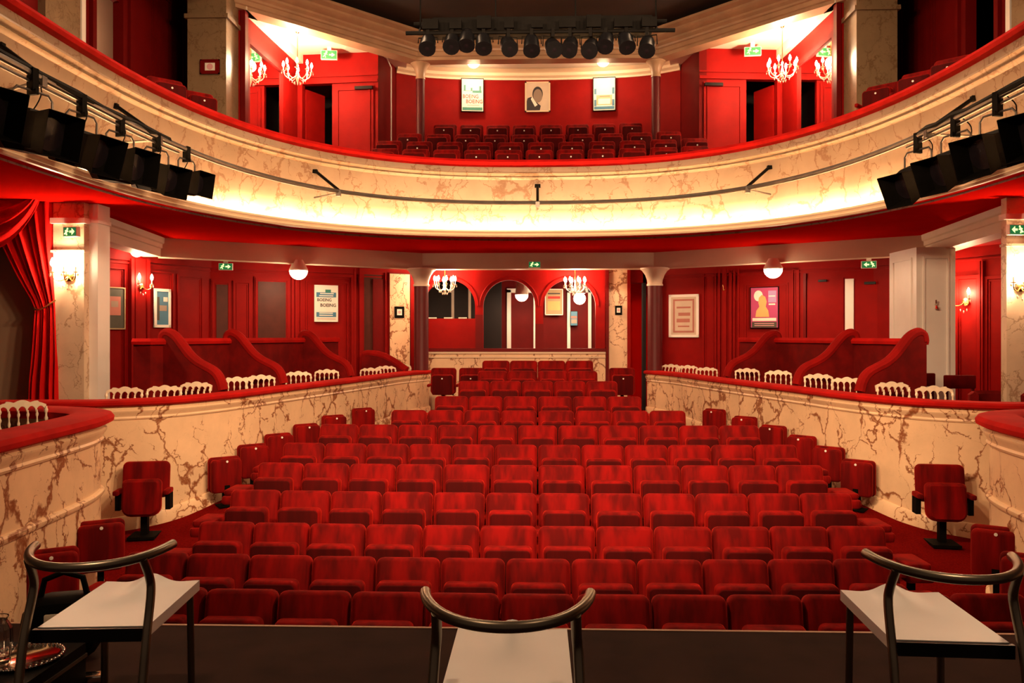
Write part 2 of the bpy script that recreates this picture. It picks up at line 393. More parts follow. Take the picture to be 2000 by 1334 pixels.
cappA = [(-0.24, 0.70), (0.07, 0.695), (0.11, 0.715), (0.115, 0.75), (0.09, 0.785), (0.04, 0.80), (-0.2, 0.80), (-0.25, 0.77)]
mats_side = ('left', 'right')
for sd in (0, 1):
    f = mir if sd else (lambda q: q)
    S = mats_side[sd]
    t = thing('box_partition', 'long curved marbled partition in front of the boxes on the %s' % S, 'partition', kind='structure')
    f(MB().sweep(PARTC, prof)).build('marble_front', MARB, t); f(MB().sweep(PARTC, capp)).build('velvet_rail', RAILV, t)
    t = thing('stage_box_front', 'rounded marbled front of the stage box at the %s picture edge' % S, 'box front', kind='structure')
    f(MB().sweep(BOXA, profA)).build('marble_front', MARB, t); f(MB().sweep(BOXA, cappA)).build('velvet_rail', RAILV, t)
    # box floors
    pl = [p for p in PARTC[2:]] + [(-9, 17.0), (-9, 8.9)]
    struct(f(MB().plan([(p[0] - 0.06, p[1]) for p in pl], -0.1, 0.0)), 'floor', CARPET, 'raised box floor behind the %s marbled partition' % S, 'floor')
    pl = [p for p in BOXA] + [(-9, 8.3), (-9, 3.0)]
    struct(f(MB().plan([(p[0] - 0.06, p[1]) for p in pl], -0.1, -0.002)), 'floor', CARPET, 'stage box floor at the %s picture edge' % S, 'floor')

# ---- beams and ceiling under the balcony
BEAM = [(-6.13, 10.75), (-6.62, 14.2), (-2.4, 17.0), (2.4, 17.0), (6.62, 14.2), (6.13, 10.75)]
bp = [(-0.3, 2.88), (0.0, 2.88), (0.0, 3.215), (-0.3, 3.215)]
bps = [(-0.3, 2.88), (0.0, 2.88), (0.0, 3.02), (0.03, 3.03), (0.03, 3.10), (0.06, 3.12), (0.07, 3.215), (-0.3, 3.215)]
t = thing('trim_2', 'cream beam carrying the balcony above the boxes', 'beam', kind='structure')
for i in range(5):
    MB().sweep(BEAM[i:i + 2], bps if i in (0, 4) else bp).build('beam', CREAM, t)
for sx in (-1, 1):
    q = BEAM if sx < 0 else None
cl = MB().plan([(x * 1.02, y + 0.22) for x, y in BEAM] + [(8.99, 10.2), (8.99, 20.58), (-8.99, 20.58), (-8.99, 10.2)], 2.96, 3.04)
struct(cl, 'ceiling', REDP, 'low dark red ceiling over the boxes and corridor', 'ceiling')
LIP = (4.85, 5.75); 
sf = MB(); o1 = ucurve(LIP[0] + 0.02, LIP[1] + 0.02); o2 = ucurve(9.0, 11.0)
sf.grid([[(x, y, 3.16) for x, y in o1], [(x, y, 3.2) for x, y in ucurve(5.4, 6.6)], [(x, y, 3.22) for x, y in o2]])
struct(sf, 'ceiling', REDC, 'bright red underside of the curved balcony', 'ceiling')
# ---- balcony
bal = thing('balcony_parapet', 'curved marbled balcony front with red velvet rail across the hall', 'balcony', kind='structure')
lv = [(5.05, 6.30, 3.15), (5.02, 6.36, 3.5), (4.93, 6.42, 3.9), (4.86, 6.46, 4.24), (4.83, 6.43, 4.25), (4.80, 6.40, 4.275), (4.82, 6.42, 4.295), (4.79, 6.38, 4.315), (4.76, 6.34, 4.335),
      (4.77, 6.35, 4.36), (4.82, 6.41, 4.37), (4.82, 6.42, 4.50)]
usurf(lv).build('marble_front', MARBB, bal)
usurf([(4.86, 6.47, 4.40), (4.82, 6.40, 4.475), (4.74, 6.34, 4.49), (4.72, 6.31, 4.53), (4.75, 6.34, 4.575), (4.81, 6.41, 4.59), (5.02, 6.64, 4.59), (5.06, 6.68, 4.56), (5.06, 6.68, 3.62)]).build('velvet_rail', RAILV, bal)
a, b_ = LIP
usurf([(a + 0.03, b_ + 0.04, 3.15), (a, b_, 3.155), (a - 0.02, b_ - 0.02, 3.18), (a, b_, 3.195), (a - 0.005, b_ - 0.005, 3.21), (a - 0.03, b_ - 0.04, 3.235), (a - 0.03, b_ - 0.04, 3.26), (a + 0.02, b_ + 0.02, 3.265), (a + 0.03, b_ + 0.05, 3.20)]).build('light_trough_lip', MOULD, bal)
usurf([(a + 0.03, b_ + 0.05, 3.19), (5.05, 6.32, 3.19)]).build('trough_floor', MOULD, bal)
usurf([(5.06, 6.66, 3.62), (9.0, 11.2, 3.62)]).build('gallery_floor', CARPET, bal)
# lamps hidden in the trough behind the lip
TP = ucurve(4.91, 6.09, y0=5.5)
def along(path, d):
    acc = 0
    for p, q in zip(path, path[1:]):
        L = math.dist(p, q)
        if acc + L >= d: k = (d - acc) / L; return (lerp(p[0], q[0], k), lerp(p[1], q[1], k)), ((q[0] - p[0]) / L, (q[1] - p[1]) / L)
        acc += L
    return path[-1], (0, -1)
def plen(path): return sum(math.dist(p, q) for p, q in zip(path, path[1:]))
TROUGHP = 22.0
tl = plen(TP); nT = 30
for i in range(nT):
    (x, y), tg = along(TP, tl * (i + 0.5) / nT)
    o = area('trough_lamp', (x, y, 3.215), (0, 0, 0), tl / nT * 0.92, 0.07, TROUGHP * (0.5 if y < 8.8 else 1.0), (1.0, 0.68, 0.40))
    o.rotation_euler = (Matrix.Rotation(math.atan2(tg[1], tg[0]), 4, 'Z') @ Matrix.Rotation(PI - 1.3, 4, 'X')).to_euler(); o.data.spread = math.radians(140)

# ---- stepped floor of the balcony
ROWB = [(14.75, 4.85), (15.4, 5.14), (16.2, 5.48), (17.0, 5.88)]
mb = MB()
for i, (y, zt) in enumerate(ROWB):
    mb.bx(-3.3, 3.3, max(y - 0.42, 14.78), 18.3, zt - 1.4, zt - 0.85)
struct(mb, 'floor', CARPET, 'stepped balcony floor under the red seats', 'floor', 0)
# ---- upper cornice, galleries
ENT = [(-5.35, 6), (-5.35, 13.6), (-2.45, 16.6), (2.45, 16.6), (5.35, 13.6), (5.35, 6)]
ep = [(-0.3, 7.1), (0.0, 7.1), (0.0, 7.16), (0.03, 7.175), (0.03, 7.25), (0.06, 7.265), (0.07, 7.30), (0.12, 7.34), (0.12, 7.38), (0.18, 7.41), (0.22, 7.46), (0.22, 7.50), (0.30, 7.55), (0.30, 7.60), (-0.3, 7.60)]
t = thing('trim_3', 'brownish moulded cornice round the dark upper ceiling', 'cornice', kind='structure')
MB().sweep(ENT, ep).build('moulding', CORN, t, 25)
struct(MB().plan(ENT[1:5] + [(5.35, 6.0), (-5.35, 6.0)], 7.7, 7.8), 'ceiling', DARKC, 'dark ceiling panel inside the upper cornice', 'ceiling')
struct(MB().plan([(-5.3, 13.7), (-2.6, 16.5), (-3.0, 18.4), (-5.6, 17.2)], 7.28, 7.36), 'ceiling', CEILW, 'white ceiling over the upper gallery on the left', 'ceiling')
struct(MB().plan([(5.3, 13.7), (2.6, 16.5), (3.0, 18.4), (5.6, 17.2)], 7.28, 7.36), 'ceiling', CEILW, 'white ceiling over the upper gallery on the right', 'ceiling')
struct(MB().plan([(-2.7, 16.5), (2.7, 16.5), (3.1, 18.4), (-3.1, 18.4)], 7.37, 7.42), 'ceiling', CEILW, 'cream ceiling over the balcony seats', 'ceiling')
BW = [(-3.05, 17.6), (-2.4, 17.95), (-1.5, 18.12), (0, 18.2), (1.5, 18.12), (2.4, 17.95), (3.05, 17.6)]
BWC = catmull(BW, 4)
t = thing('wall_balcony_back', 'curved red wall behind the balcony seats with three framed pictures', 'wall', kind='structure')
MB().sweep(BWC, [(0, 4.2), (0, 7.3), (-0.1, 7.3), (-0.1, 4.2)]).build('red_wall', REDP, t)
MB().sweep(BWC, [(0, 7.16), (0.03, 7.16), (0.04, 7.2), (0.09, 7.24), (0.10, 7.30), (0.2, 7.36), (0, 7.37)]).build('cove_moulding', MOULD, t)
def wallbox(A, B, z0, z1, th=0.1, back=True):
    dx, dy = B[0] - A[0], B[1] - A[1]; L = math.hypot(dx, dy); nx, ny = dy / L, -dx / L
    return MB().plan([A, B, (B[0] - nx * th, B[1] - ny * th), (A[0] - nx * th, A[1] - ny * th)], z0, z1)
class Wall:
    """a stretch of wall A->B seen from the right-hand side of travel; s metres along it, d metres proud of it"""
    def __init__(s, A, B):
        s.A, s.B = Vector(A), Vector(B); s.L = (s.B - s.A).length; s.t = (s.B - s.A) / s.L; s.n = Vector((s.t.y, -s.t.x)); s.rz = math.atan2(s.t.y, s.t.x)
    def M(s, u, d=0.0, z=0.0):
        p = s.A + s.t * u + s.n * d
        return TR(p.x, p.y, z) @ RZ(s.rz)
    def P(s, u, d=0.0): return s.A + s.t * u + s.n * d
    def u(s, px): return (Vector(online(tuple(s.A), tuple(s.B), px)) - s.A).dot(s.t)
    def z(s, px, py): p = online(tuple(s.A), tuple(s.B), px); return zat(p[0], p[1], py)
    def box(s, u0, u1, z0, z1, d0, d1, mb=None):
        mb = mb or MB(); return mb.bx(u0, u1, -d1, -d0, z0, z1, s.M(0))
    def frame(s, u0, u1, z0, z1, wd=0.05, dp=0.025, mb=None, bottom=True):
        mb = mb or MB()
        s.box(u0, u0 + wd, z0, z1, 0, dp, mb); s.box(u1 - wd, u1, z0, z1, 0, dp, mb); s.box(u0 + wd, u1 - wd, z1 - wd, z1, 0, dp, mb)
        if bottom: s.box(u0 + wd, u1 - wd, z0, z0 + wd, 0, dp, mb)
        return mb
def panel(W, par, u0, u1, z0, z1, mat, wd=0.045, dp=0.03, name='panel_moulding', inner=None):
    o = W.frame(u0, u1, z0, z1, wd, dp).build(name, mat, par, 0)
    W.frame(u0 + wd + 0.015, u1 - wd - 0.015, z0 + wd + 0.015, z1 - wd - 0.015, wd * 0.4, dp * 0.5).build('inner_moulding', mat, o, 0)
    return o
# upper galleries left and right
for sd in (0, 1):
    S = mats_side[sd]; sg = -1 if sd == 0 else 1
    def W_(A, B):  # mirrored wall, always seen from the hall
        return Wall(A, B) if sd == 0 else Wall((-B[0], B[1]), (-A[0], A[1]))
    # back wall with doorway (s runs left to right in the picture)
    wb = W_((-4.95, 16.75), (-3.25, 16.6)); Lw = wb.L
    fl = (lambda u0, u1: (u0, u1)) if sd == 0 else (lambda u0, u1: (Lw - u1, Lw - u0))
    t = thing('wall_gallery_%s' % S, 'red upper gallery wall with a dark doorway on the %s' % S, 'wall', kind='structure')
    wb.box(*fl(0.0, 0.12), 3.6, 7.3, -0.1, 0).build('red_wall', REDP, t, 0)
    wb.box(*fl(0.12, Lw), 6.66, 7.3, -0.1, 0).build('red_wall', REDP, t, 0)
    wb.box(*fl(0.74, Lw), 3.6, 6.66, -0.1, 0).build('red_wall', REDP, t, 0)
    wb.box(*fl(0.0, Lw), 6.66, 6.72, 0, 0.05).build('door_head_moulding', REDP, t, 0)
    wb.box(*fl(0.0, Lw), 6.80, 6.83, 0, 0.03).build('picture_rail', REDP, t, 0)
    wb.box(*fl(0.06, 0.12), 3.6, 6.66, 0, 0.05).build('door_jamb', REDP, t, 0)
    o = thing('door_%d' % (1 + sd), 'red panelled door leaf in the upper gallery on the %s' % S, 'door', kind='structure')
    wb.box(*fl(0.80, 1.62), 4.6, 6.6, 0, 0.04).build('leaf', REDP, o, 0)
    u0, u1 = fl(0.86, 1.56); panel(wb, o, u0, u1, 4.8, 6.53, REDP, 0.03, 0.06)
    cl = wb.box(*fl(1.25, 1.62), 6.50, 6.56, 0.05, 0.12).build('door_closer', BLACKS, o, 0)
    # half-open leaf standing in the doorway, dark space behind
    lf = MB().bx(0, 0.55, -0.02, 0.02, 4.6, 6.6); p = wb.P(fl(0.13, 0.13)[0], -0.12)
    lf.v = [tuple(TR(p.x, p.y, 0) @ RZ(math.radians(62) if sd == 0 else math.radians(118)) @ Vector(v)) for v in lf.v]
    lf.build('open_leaf', REDP, o, 0)
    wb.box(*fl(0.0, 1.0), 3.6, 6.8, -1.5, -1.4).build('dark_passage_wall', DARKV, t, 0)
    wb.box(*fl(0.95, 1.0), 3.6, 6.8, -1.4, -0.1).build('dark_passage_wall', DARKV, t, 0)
    # side wall with mirror
    ws = W_((-5.12, 13.95), (-4.95, 16.75)); Ls = ws.L; fs = (lambda u0, u1: (u0, u1)) if sd == 0 else (lambda u0, u1: (Ls - u1, Ls - u0))
    t = thing('wall_gallery_side_%s' % S, 'red side wall of the upper gallery on the %s' % S, 'wall', kind='structure')
    ws.box(0, Ls, 3.6, 7.3, -0.1, 0).build('red_wall', REDP, t, 0); ws.box(0, Ls, 7.1, 7.28, 0, 0.12).build('cove_moulding', CEILW, t, 0)
    mm = thing('gallery_mirror', 'tall red-framed mirror reflecting the chandelier, upper gallery on the %s' % S, 'mirror')
    u0, u1 = fs(0.18, 1.95)
    ws.frame(u0, u1, 4.6, 6.72, 0.1, 0.06).build('frame', REDP, mm, 0); ws.box(u0 + 0.1, u1 - 0.1, 4.7, 6.62, 0.0, 0.02).build('glass', MIRROR, mm, 0)
    # short return to the curved back wall
    wr = W_((-3.25, 16.6), (-3.05, 17.65)); t = thing('wall_return_%s' % S, 'dark red return wall beside the balcony seats on the %s' % S, 'wall', kind='structure')
    A = wr.P(0); B = wr.P(wr.L)
    MB().plan([(A.x, A.y), (B.x, B.y), (B.x + sg * 0.15, B.y), (A.x + sg * 0.1, A.y + 0.02)], 3.6, 7.35).build('red_wall', REDD, t, 0)
    # pillar
    x0, x1 = sorted((sg * 5.80, sg * 5.15)); pt = thing('marbled_pillar', 'square marbled pillar at the end of the upper gallery on the %s' % S, 'pillar', kind='structure')
    MB().bx(x0, x1, 13.4, 14.0, 3.62, 7.3).build('shaft', MARBG, pt, 0)
    MB().bx(x0 - 0.04, x1 + 0.04, 13.36, 14.04, 6.75, 6.82).build('neck_moulding', MARBG, pt, 0)
    xs = sg * 5.11; MB().bx(min(xs, xs + sg * -0.08), max(xs, xs + sg * -0.08), 13.95, 14.1, 3.62, 7.3).build('red_edge', REDD, pt, 0)
    # long side wall of the gallery
    t = thing('wall_upper_%s' % S, 'dark red long wall behind the side balcony on the %s' % S, 'wall', kind='structure')
    wl = W_((-6.4, 5), (-6.4, 15.6)); Lq = wl.L; fq = (lambda u0, u1: (u0, u1)) if sd == 0 else (lambda u0, u1: (Lq - u1, Lq - u0))
    wl.box(*fq(0, 6.6), 3.62, 8.6, -0.1, 0).build('red_wall', REDD, t, 0); wl.box(*fq(7.35, Lq), 3.62, 8.6, -0.1, 0).build('red_wall', REDD, t, 0); wl.box(*fq(6.6, 7.35), 6.6, 8.6, -0.1, 0).build('red_wall', REDD, t, 0)
    for (q0, q1) in ((7.6, 8.5), (8.6, 9.7)):
        u0, u1 = fq(q0, q1); panel(wl, t, u0, u1, 4.2, 7.4, REDD, 0.08, 0.05)
    u0, u1 = fq(5.3, 6.1); wl.box(u0, u1, 3.62, 8.6, 0, 0.1).build('marble_pilaster', MARBG, t, 0)
    u0, u1 = fq(6.14, 6.24); wl.box(u0, u1, 3.62, 8.6, 0, 0.1).build('white_trim', WHITE, t, 0)
    u0, u1 = fq(6.5, 6.6); wl.box(u0, u1, 3.62, 6.7, 0, 0.06).build('door_jamb', REDD, t, 0); u0, u1 = fq(7.35, 7.45); wl.box(u0, u1, 3.62, 6.7, 0, 0.06).build('door_jamb', REDD, t, 0)
    wl.box(*fq(6.0, 10.5), 3.62, 8.0, -1.3, -1.2).build('passage_wall', CREAM if sd == 0 else DARKV, t, 0)
    if sd == 0: 
        wl.box(8.3, 9.1, 3.62, 6.2, -1.18, -1.1).build('passage_door', REDD, t, 0)
point('passage_lamp', (-7.2, 12.8, 6.5), 30, 0.08)
# upper columns
def column(name, label, x, y, z0, z1, r, capz, capr, sm, cm):
    t = thing(name, label, 'column', (x, y, 0), kind='structure')
    MB().lathe([(r * 1.15, z0), (r * 1.15, z0 + 0.05), (r, z0 + 0.1), (r, capz)], 24).build('shaft', sm, t)
    MB().lathe([(r * 0.98, capz), (r * 1.12, capz), (r * 1.12, capz + 0.03), (r * 1.02, capz + 0.05), (r * 1.1, lerp(capz, z1, 0.35)), (lerp(r, capr, 0.35), lerp(capz, z1, 0.62)), (lerp(r, capr, 0.75), lerp(capz, z1, 0.85)), (capr, z1 - 0.03), (capr, z1)], 24).build('capital', cm, t)
for x, S in ((-2.42, 'left'), (2.42, 'right')):
    column('column', 'slim dark red column with pale flared capital, balcony level on the %s' % S, x, 16.85, 4.3, 7.12, 0.09, 6.78, 0.20, REDCOL, CORN)
    column('column', 'dark red iron column with cream flared capital, stalls level on the %s' % S, x, 17.0, -0.14, 2.89, 0.15, 2.52, 0.30, REDCOL, CREAM)

# ---- arcade at the back of the stalls
XL, XR, YA = -2.54, 1.47, 18.0
zs, zb, hw = 2.143, 1.21, 0.57
out = [(XL, 2.97), (XR, 2.97), (XR, zb)]
for cx in (0.695, -0.622, -1.94):
    out += [(cx + hw, zb)] + [(cx + hw * math.cos(PI * i / 18), zs + hw * math.sin(PI * i / 18)) for i in range(19)] + [(cx - hw, zb)]
out[-1] = (max(out[-1][0], XL + 0.02), zb)
out = [p if p[0] > XL + 0.02 else (XL + 0.02, p[1]) for p in out[:0]] + out
out = [(max(x, XL), z) for x, z in out] + [(XL, zb)]
cleaned = []
for p in out:
    if not cleaned or math.dist(p, cleaned[-1]) > 1e-4: cleaned.append(p)
t = thing('wall_arcade', 'red wall with three round arches at the back of the stalls', 'wall', kind='structure')
MB().prism(cleaned, 0.16, TR(0, YA, 0)).build('arcade', REDP, t, 30)
for cx in (0.695, -0.622, -1.94):
    pts = [(cx + (hw + 0.07) * math.cos(PI * i / 18), YA - 0.09, zs + (hw + 0.07) * math.sin(PI * i / 18)) for i in range(19) if cx + (hw + 0.07) * math.cos(PI * i / 18) > XL]
    MB().tube(pts, 0.022, 6).build('arch_moulding', REDP, t)
MB().bx(-2.52, -1.37, YA - 0.02, YA + 0.04, zb, 1.87).build('red_infill_panel', REDP, t, 0)
for x in (-2.28, -1.93, -1.61): MB().bx(x - 0.13, x + 0.05, YA - 0.03, YA + 0.05, 1.872, 1.895).build('pale_reflection', CEILW, t, 0)  # pale bars stand in for light reflections along the panel top
MB().bx(-1.36, -1.20, YA - 0.11, YA + 0.1, zb, 1.95).build('pier_base', REDD, t, 0)
MB().bx(-0.05, 0.125, YA - 0.11, YA + 0.1, zb, 1.75).build('pier_base', REDD, t, 0)
o = thing('rear_partition', 'low straight marbled partition under the three arches', 'partition', kind='structure')
MB().bx(XL, XR, 17.81, 17.93, -0.15, 1.15).build('marble_front', MARB, o, 0)
MB().bx(XL, XR, 17.77, 17.81, 1.01, 1.04).build('moulding', MOULD, o, 0); MB().bx(XL, XR, 17.76, 17.81, 1.10, 1.15).build('moulding', MOULD, o, 0)
MB().bx(XL, XR, 17.73, 18.09, 1.15, 1.215).build('red_ledge', REDD, o, 0)
# foyer seen through the arches
t = thing('wall_foyer', 'dark red foyer wall seen through the arches with pale door frames', 'wall', kind='structure')
MB().bx(-3, 3.2, 20.2, 20.3, 0.2, 3.0).build('red_wall', REDD, t, 0)
for px0, px1, top in ((990, 998, 563), (1108, 1114, 563), (1149, 1155, 563), (1042, 1047, 590)):
    x0, x1 = kx(px0) * 20.1, kx(px1) * 20.1; MB().bx(x0, x1, 20.1, 20.2, 0.2, 2.62).build('pale_door_post', WHITE, t, 0)
MB().bx(kx(990) * 20.1, kx(1047) * 20.1, 20.1, 20.2, 2.55, 2.65).build('pale_door_head', WHITE, t, 0)
MB().bx(kx(1108) * 20.1, kx(1155) * 20.1, 20.1, 20.2, 2.55, 2.65).build('pale_door_head', WHITE, t, 0)
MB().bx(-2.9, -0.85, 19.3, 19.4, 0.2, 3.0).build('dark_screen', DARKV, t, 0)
for x in (-2.0, -1.6): MB().bx(x - 0.03, x + 0.03, 19.25, 19.3, 0.2, 3.0).build('pale_mullion', I_GREY, t, 0)
# pilaster and doorway beside the arcade
t = thing('marbled_pilaster', 'tall narrow marbled pilaster right of the three arches', 'pilaster', kind='structure')
MB().bx(kx(1189) * 17.85, kx(1225) * 17.85, 17.85, 18.1, -0.15, 2.96).build('shaft', MARB, t, 0)
MB().bx(kx(1183) * 17.85, kx(1189) * 17.85, 17.8, 18.1, -0.15, 2.96).build('red_edge', REDD, t, 0)
t = thing('wall_rear_right', 'red wall and door frame between pilaster and right column', 'wall', kind='structure')
MB().bx(kx(1225) * 17.85, kx(1231) * 17.85, 17.8, 18.1, -0.15, 2.96).build('door_jamb', REDP, t, 0)
MB().bx(kx(1231) * 18.9, 2.9, 18.9, 19.0, -0.15, 2.96).build('red_wall', REDC, t, 0)
MB().bx(kx(1225) * 17.85, kx(1262) * 17.85, 17.85, 18.05, 2.64, 2.96).build('door_head', REDP, t, 0)
MB().bx(kx(1256) * 17.85, kx(1262) * 17.85, 17.85, 18.1, -0.15, 2.96).build('door_jamb', DARKV, t, 0)
# ---- corridor walls behind the boxes
WZ0, WZ1 = 0.0, 2.97
segs = {}
for sd in (0, 1):
    S = mats_side[sd]
    pts = [(-7.75, 12.6), (-6.35, 15.7), (-2.58, 18.1)]
    if sd: pts = [(-x, y) for x, y in pts][::-1]
    Ws = [Wall(pts[0], pts[1]), Wall(pts[1], pts[2])]; segs[sd] = Ws
    t = thing('wall_corridor_%s' % S, 'red panelled corridor wall behind the boxes on the %s' % S, 'wall', kind='structure')
    for Wq in Ws:
        Wq.box(0, Wq.L, WZ0, WZ1, -0.1, 0).build('red_wall', REDP, t, 0)
        Wq.box(0, Wq.L, 2.80, 2.97, 0, 0.05).build('cornice_moulding', REDP, t, 0); Wq.box(0, Wq.L, 2.74, 2.77, 0, 0.03).build('cornice_moulding', REDP, t, 0)
    segs[sd] = Ws + [t]
# left corridor wall details (places read along the wall)
def pmo(W, par, px0, px1, y0, y1, mat=REDP, **k):
    u0, u1 = sorted((W.u(px0), W.u(px1))); zt, zb_ = W.z(px0, y0), W.z(px0, y1)
    return panel(W, par, u0, u1, max(zb_, 0.05), zt, mat, **k)
def pbox(W, par, px0, px1, y0, y1, d0, d1, mat, name):
    u0, u1 = sorted((W.u(px0), W.u(px1))); return W.box(u0, u1, max(W.z(px0, y1), 0.02), W.z(px0, y0), d0, d1).build(name, mat, par, 0)
Wn, Wf, tl_ = segs[0]
for a, b_ in ((568, 690),): pmo(Wf, tl_, a, b_, 532, 800, wd=0.06, dp=0.05)
pmo(Wf, tl_, 596, 680, 548, 790, wd=0.03)
for a, b_ in ((575, 580), (585, 588), (690, 694)): pbox(Wf, tl_, a, b_, 526, 800, 0, 0.06, REDP, 'pilaster_rib')
t = thing('door_3', 'red corridor door with brown glass pane, left of the blue and white poster', 'door', kind='structure')
pbox(Wf, t, 496, 566, 540, 800, 0, 0.04, REDP, 'leaf'); pbox(Wf, t, 503, 557, 550, 800, 0.03, 0.045, BRGLASS, 'pane'); pmo(Wf, t, 498, 563, 543, 800, wd=0.04, dp=0.06)
t = thing('door_4', 'narrow red corridor door with slim brown pane under the exit sign', 'door', kind='structure')
pbox(Wf, t, 412, 450, 545, 800, 0, 0.03, REDP, 'leaf'); pbox(Wf, t, 422, 444, 556, 800, 0.03, 0.045, BRGLASS, 'pane'); pmo(Wf, t, 414, 449, 549, 800, wd=0.04, dp=0.05)
pmo(Wf, tl_, 455, 490, 548, 800); pmo(Wn, tl_, 345, 396, 535, 800)
t = thing('door_5', 'dark red open doorway left of the marbled corridor pilaster', 'door', kind='structure')
pbox(Wf, t, 708, 752, 530, 800, 0, 0.02, BRGLASS, 'dark_opening'); pmo(Wf, t, 700, 756, 524, 800, wd=0.07, dp=0.08); pbox(Wf, t, 727, 752, 545, 800, 0.02, 0.05, REDD, 'inner_leaf')
t = thing('marbled_pilaster', 'tall narrow marbled pilaster left of the stalls column', 'pilaster', kind='structure')
pbox(Wf, t, 758, 797, 535, 800, 0, 0.1, MARB, 'shaft'); pmo(Wf, t, 756, 799, 533, 810, mat=REDD, wd=0.02, dp=0.11)
pmo(Wn, tl_, 292, 338, 528, 800, wd=0.03); pmo(Wn, tl_, 206, 244, 520, 800, wd=0.03)
for a, b_ in ((250, 256), (258, 278), (281, 287)): pbox(Wn, tl_, a, b_, 505, 800, 0, 0.09, REDP, 'pilaster_rib')
# right
Wf2, Wn2, tr_ = segs[1]
pmo(Wf2, tr_, 1372, 1400, 530, 800); pmo(Wf2, tr_, 1425, 1562, 528, 800, wd=0.06, dp=0.05); pmo(Wf2, tr_, 1455, 1540, 555, 790, wd=0.03)
for a, b_ in ((1404, 1408), (1412, 1420), (1434, 1437), (1442, 1445), (1548, 1551)): pbox(Wf2, tr_, a, b_, 526, 800, 0, 0.06, REDP, 'pilaster_rib')
t = thing('door_6', 'open bright red corridor door right of the pink poster', 'door', kind='structure')
pbox(Wf2, t, 1577, 1648, 545, 800, 0, 0.03, REDP, 'leaf'); pbox(Wf2, t, 1600, 1616, 547, 551, 0.03, 0.09, BLACKS, 'door_closer')
pbox(Wf2, t, 1651, 1668, 545, 800, 0, 0.03, WHITE, 'pale_gap'); pbox(Wf2, t, 1571, 1576, 535, 800, 0, 0.08, REDD, 'door_jamb')
t = thing('door_7', 'dark red corridor door left of the white pilaster', 'door', kind='structure')
pbox(Wf2, t, 1671, 1728, 549, 800, 0, 0.05, REDP, 'leaf'); pbox(Wf2, t, 1690, 1712, 551, 556, 0.05, 0.1, BLACKS, 'door_closer')
pmo(Wn2, tr_, 1868, 1915, 540, 800, wd=0.05); pmo(Wn2, tr_, 1925, 1990, 540, 800, wd=0.05)
for a, b_ in ((1917, 1920), (1922, 1925)): pbox(Wn2, tr_, a, b_, 510, 800, 0, 0.07, REDP, 'pilaster_rib')

# ---- pilasters at the hall sides
t = thing('pilaster', 'white painted pilaster beside the bright wall lamp on the left', 'pilaster', kind='structure')
x0, x1 = kx(163) * 10.42, kx(191) * 10.42; MB().bx(x0, x1, 10.42, 10.72, 0, 3.2).build('shaft', WHITE, t, 0)
MB().bx(x0 - 0.02, x1 + 0.02, 10.40, 10.72, 2.95, 3.0).build('neck_moulding', WHITE, t, 0)
t = thing('marbled_pilaster', 'marbled pilaster carrying the bright wall lamp beside the red curtain', 'pilaster', kind='structure')
x0, x1 = kx(104) * 10.3, kx(164) * 10.3; MB().bx(x0, x1, 10.3, 10.42, 0, 3.2).build('shaft', MARBP, t, 0)
MB().bx(x0 - 0.02, x1 + 0.03, 10.26, 10.42, 2.93, 3.0).build('top_moulding', WHITE, t, 0); MB().bx(x0 - 0.02, x1 + 0.02, 10.27, 10.42, 2.56, 2.59).build('neck_moulding', MARBP, t, 0)
t = thing('marbled_pilaster', 'marbled pilaster carrying the bright wall lamp at the right picture edge', 'pilaster', kind='structure')
x0, x1 = kx(1966) * 10.3, kx(2040) * 10.3; MB().bx(x0, x1, 10.3, 10.42, 0, 3.2).build('shaft', MARBP, t, 0)
MB().bx(x0 - 0.03, x1 + 0.02, 10.26, 10.42, 2.93, 3.0).build('top_moulding', WHITE, t, 0); MB().bx(x0 - 0.02, x1 + 0.02, 10.27, 10.42, 2.60, 2.63).build('neck_moulding', MARBP, t, 0)
t = thing('pilaster', 'broad white panelled pilaster standing in the right boxes', 'pilaster', kind='structure')
xa, xb = kx(1790) * 13.2, kx(1866) * 13.2
MB().bx(xa, xb, 13.2, 14.2, 0, 2.9).build('shaft', WHITE, t, 0)
Wp = Wall((xa, 13.2), (xb, 13.2)); Wp.frame(0.1, Wp.L - 0.1, 0.2, 2.75, 0.03, 0.02).build('panel_moulding', WHITE, t, 0)
Wp2 = Wall((xa, 14.2), (xa, 13.2)); Wp2.frame(0.15, 0.85, 0.2, 2.75, 0.03, 0.02).build('panel_moulding', WHITE, t, 0)
hk = Wp.P(Wp.L * 0.45, 0.04); MB().tube([(hk.x, hk.y, 1.98), (hk.x, hk.y - 0.03, 2.0), (hk.x, hk.y - 0.03, 2.06)], 0.012, 6).build('hook', CHROME, t); MB().lathe([(0.03, 0), (0.02, 0.05)], 8, TR(hk.x, hk.y - 0.03, 1.92)).build('hook_knob', CHROME, t)
# wall of the stage box behind the curtain
struct(MB().bx(-9, -6.15, 10.6, 10.7, -0.1, 3.2), 'wall_box_left', TAUPE, 'taupe wall inside the left stage box behind the curtain', 'wall')
struct(MB().bx(6.1, 9, 10.42, 10.5, -0.1, 3.2), 'wall_box_right', TAUPE, 'taupe wall inside the right stage box', 'wall')

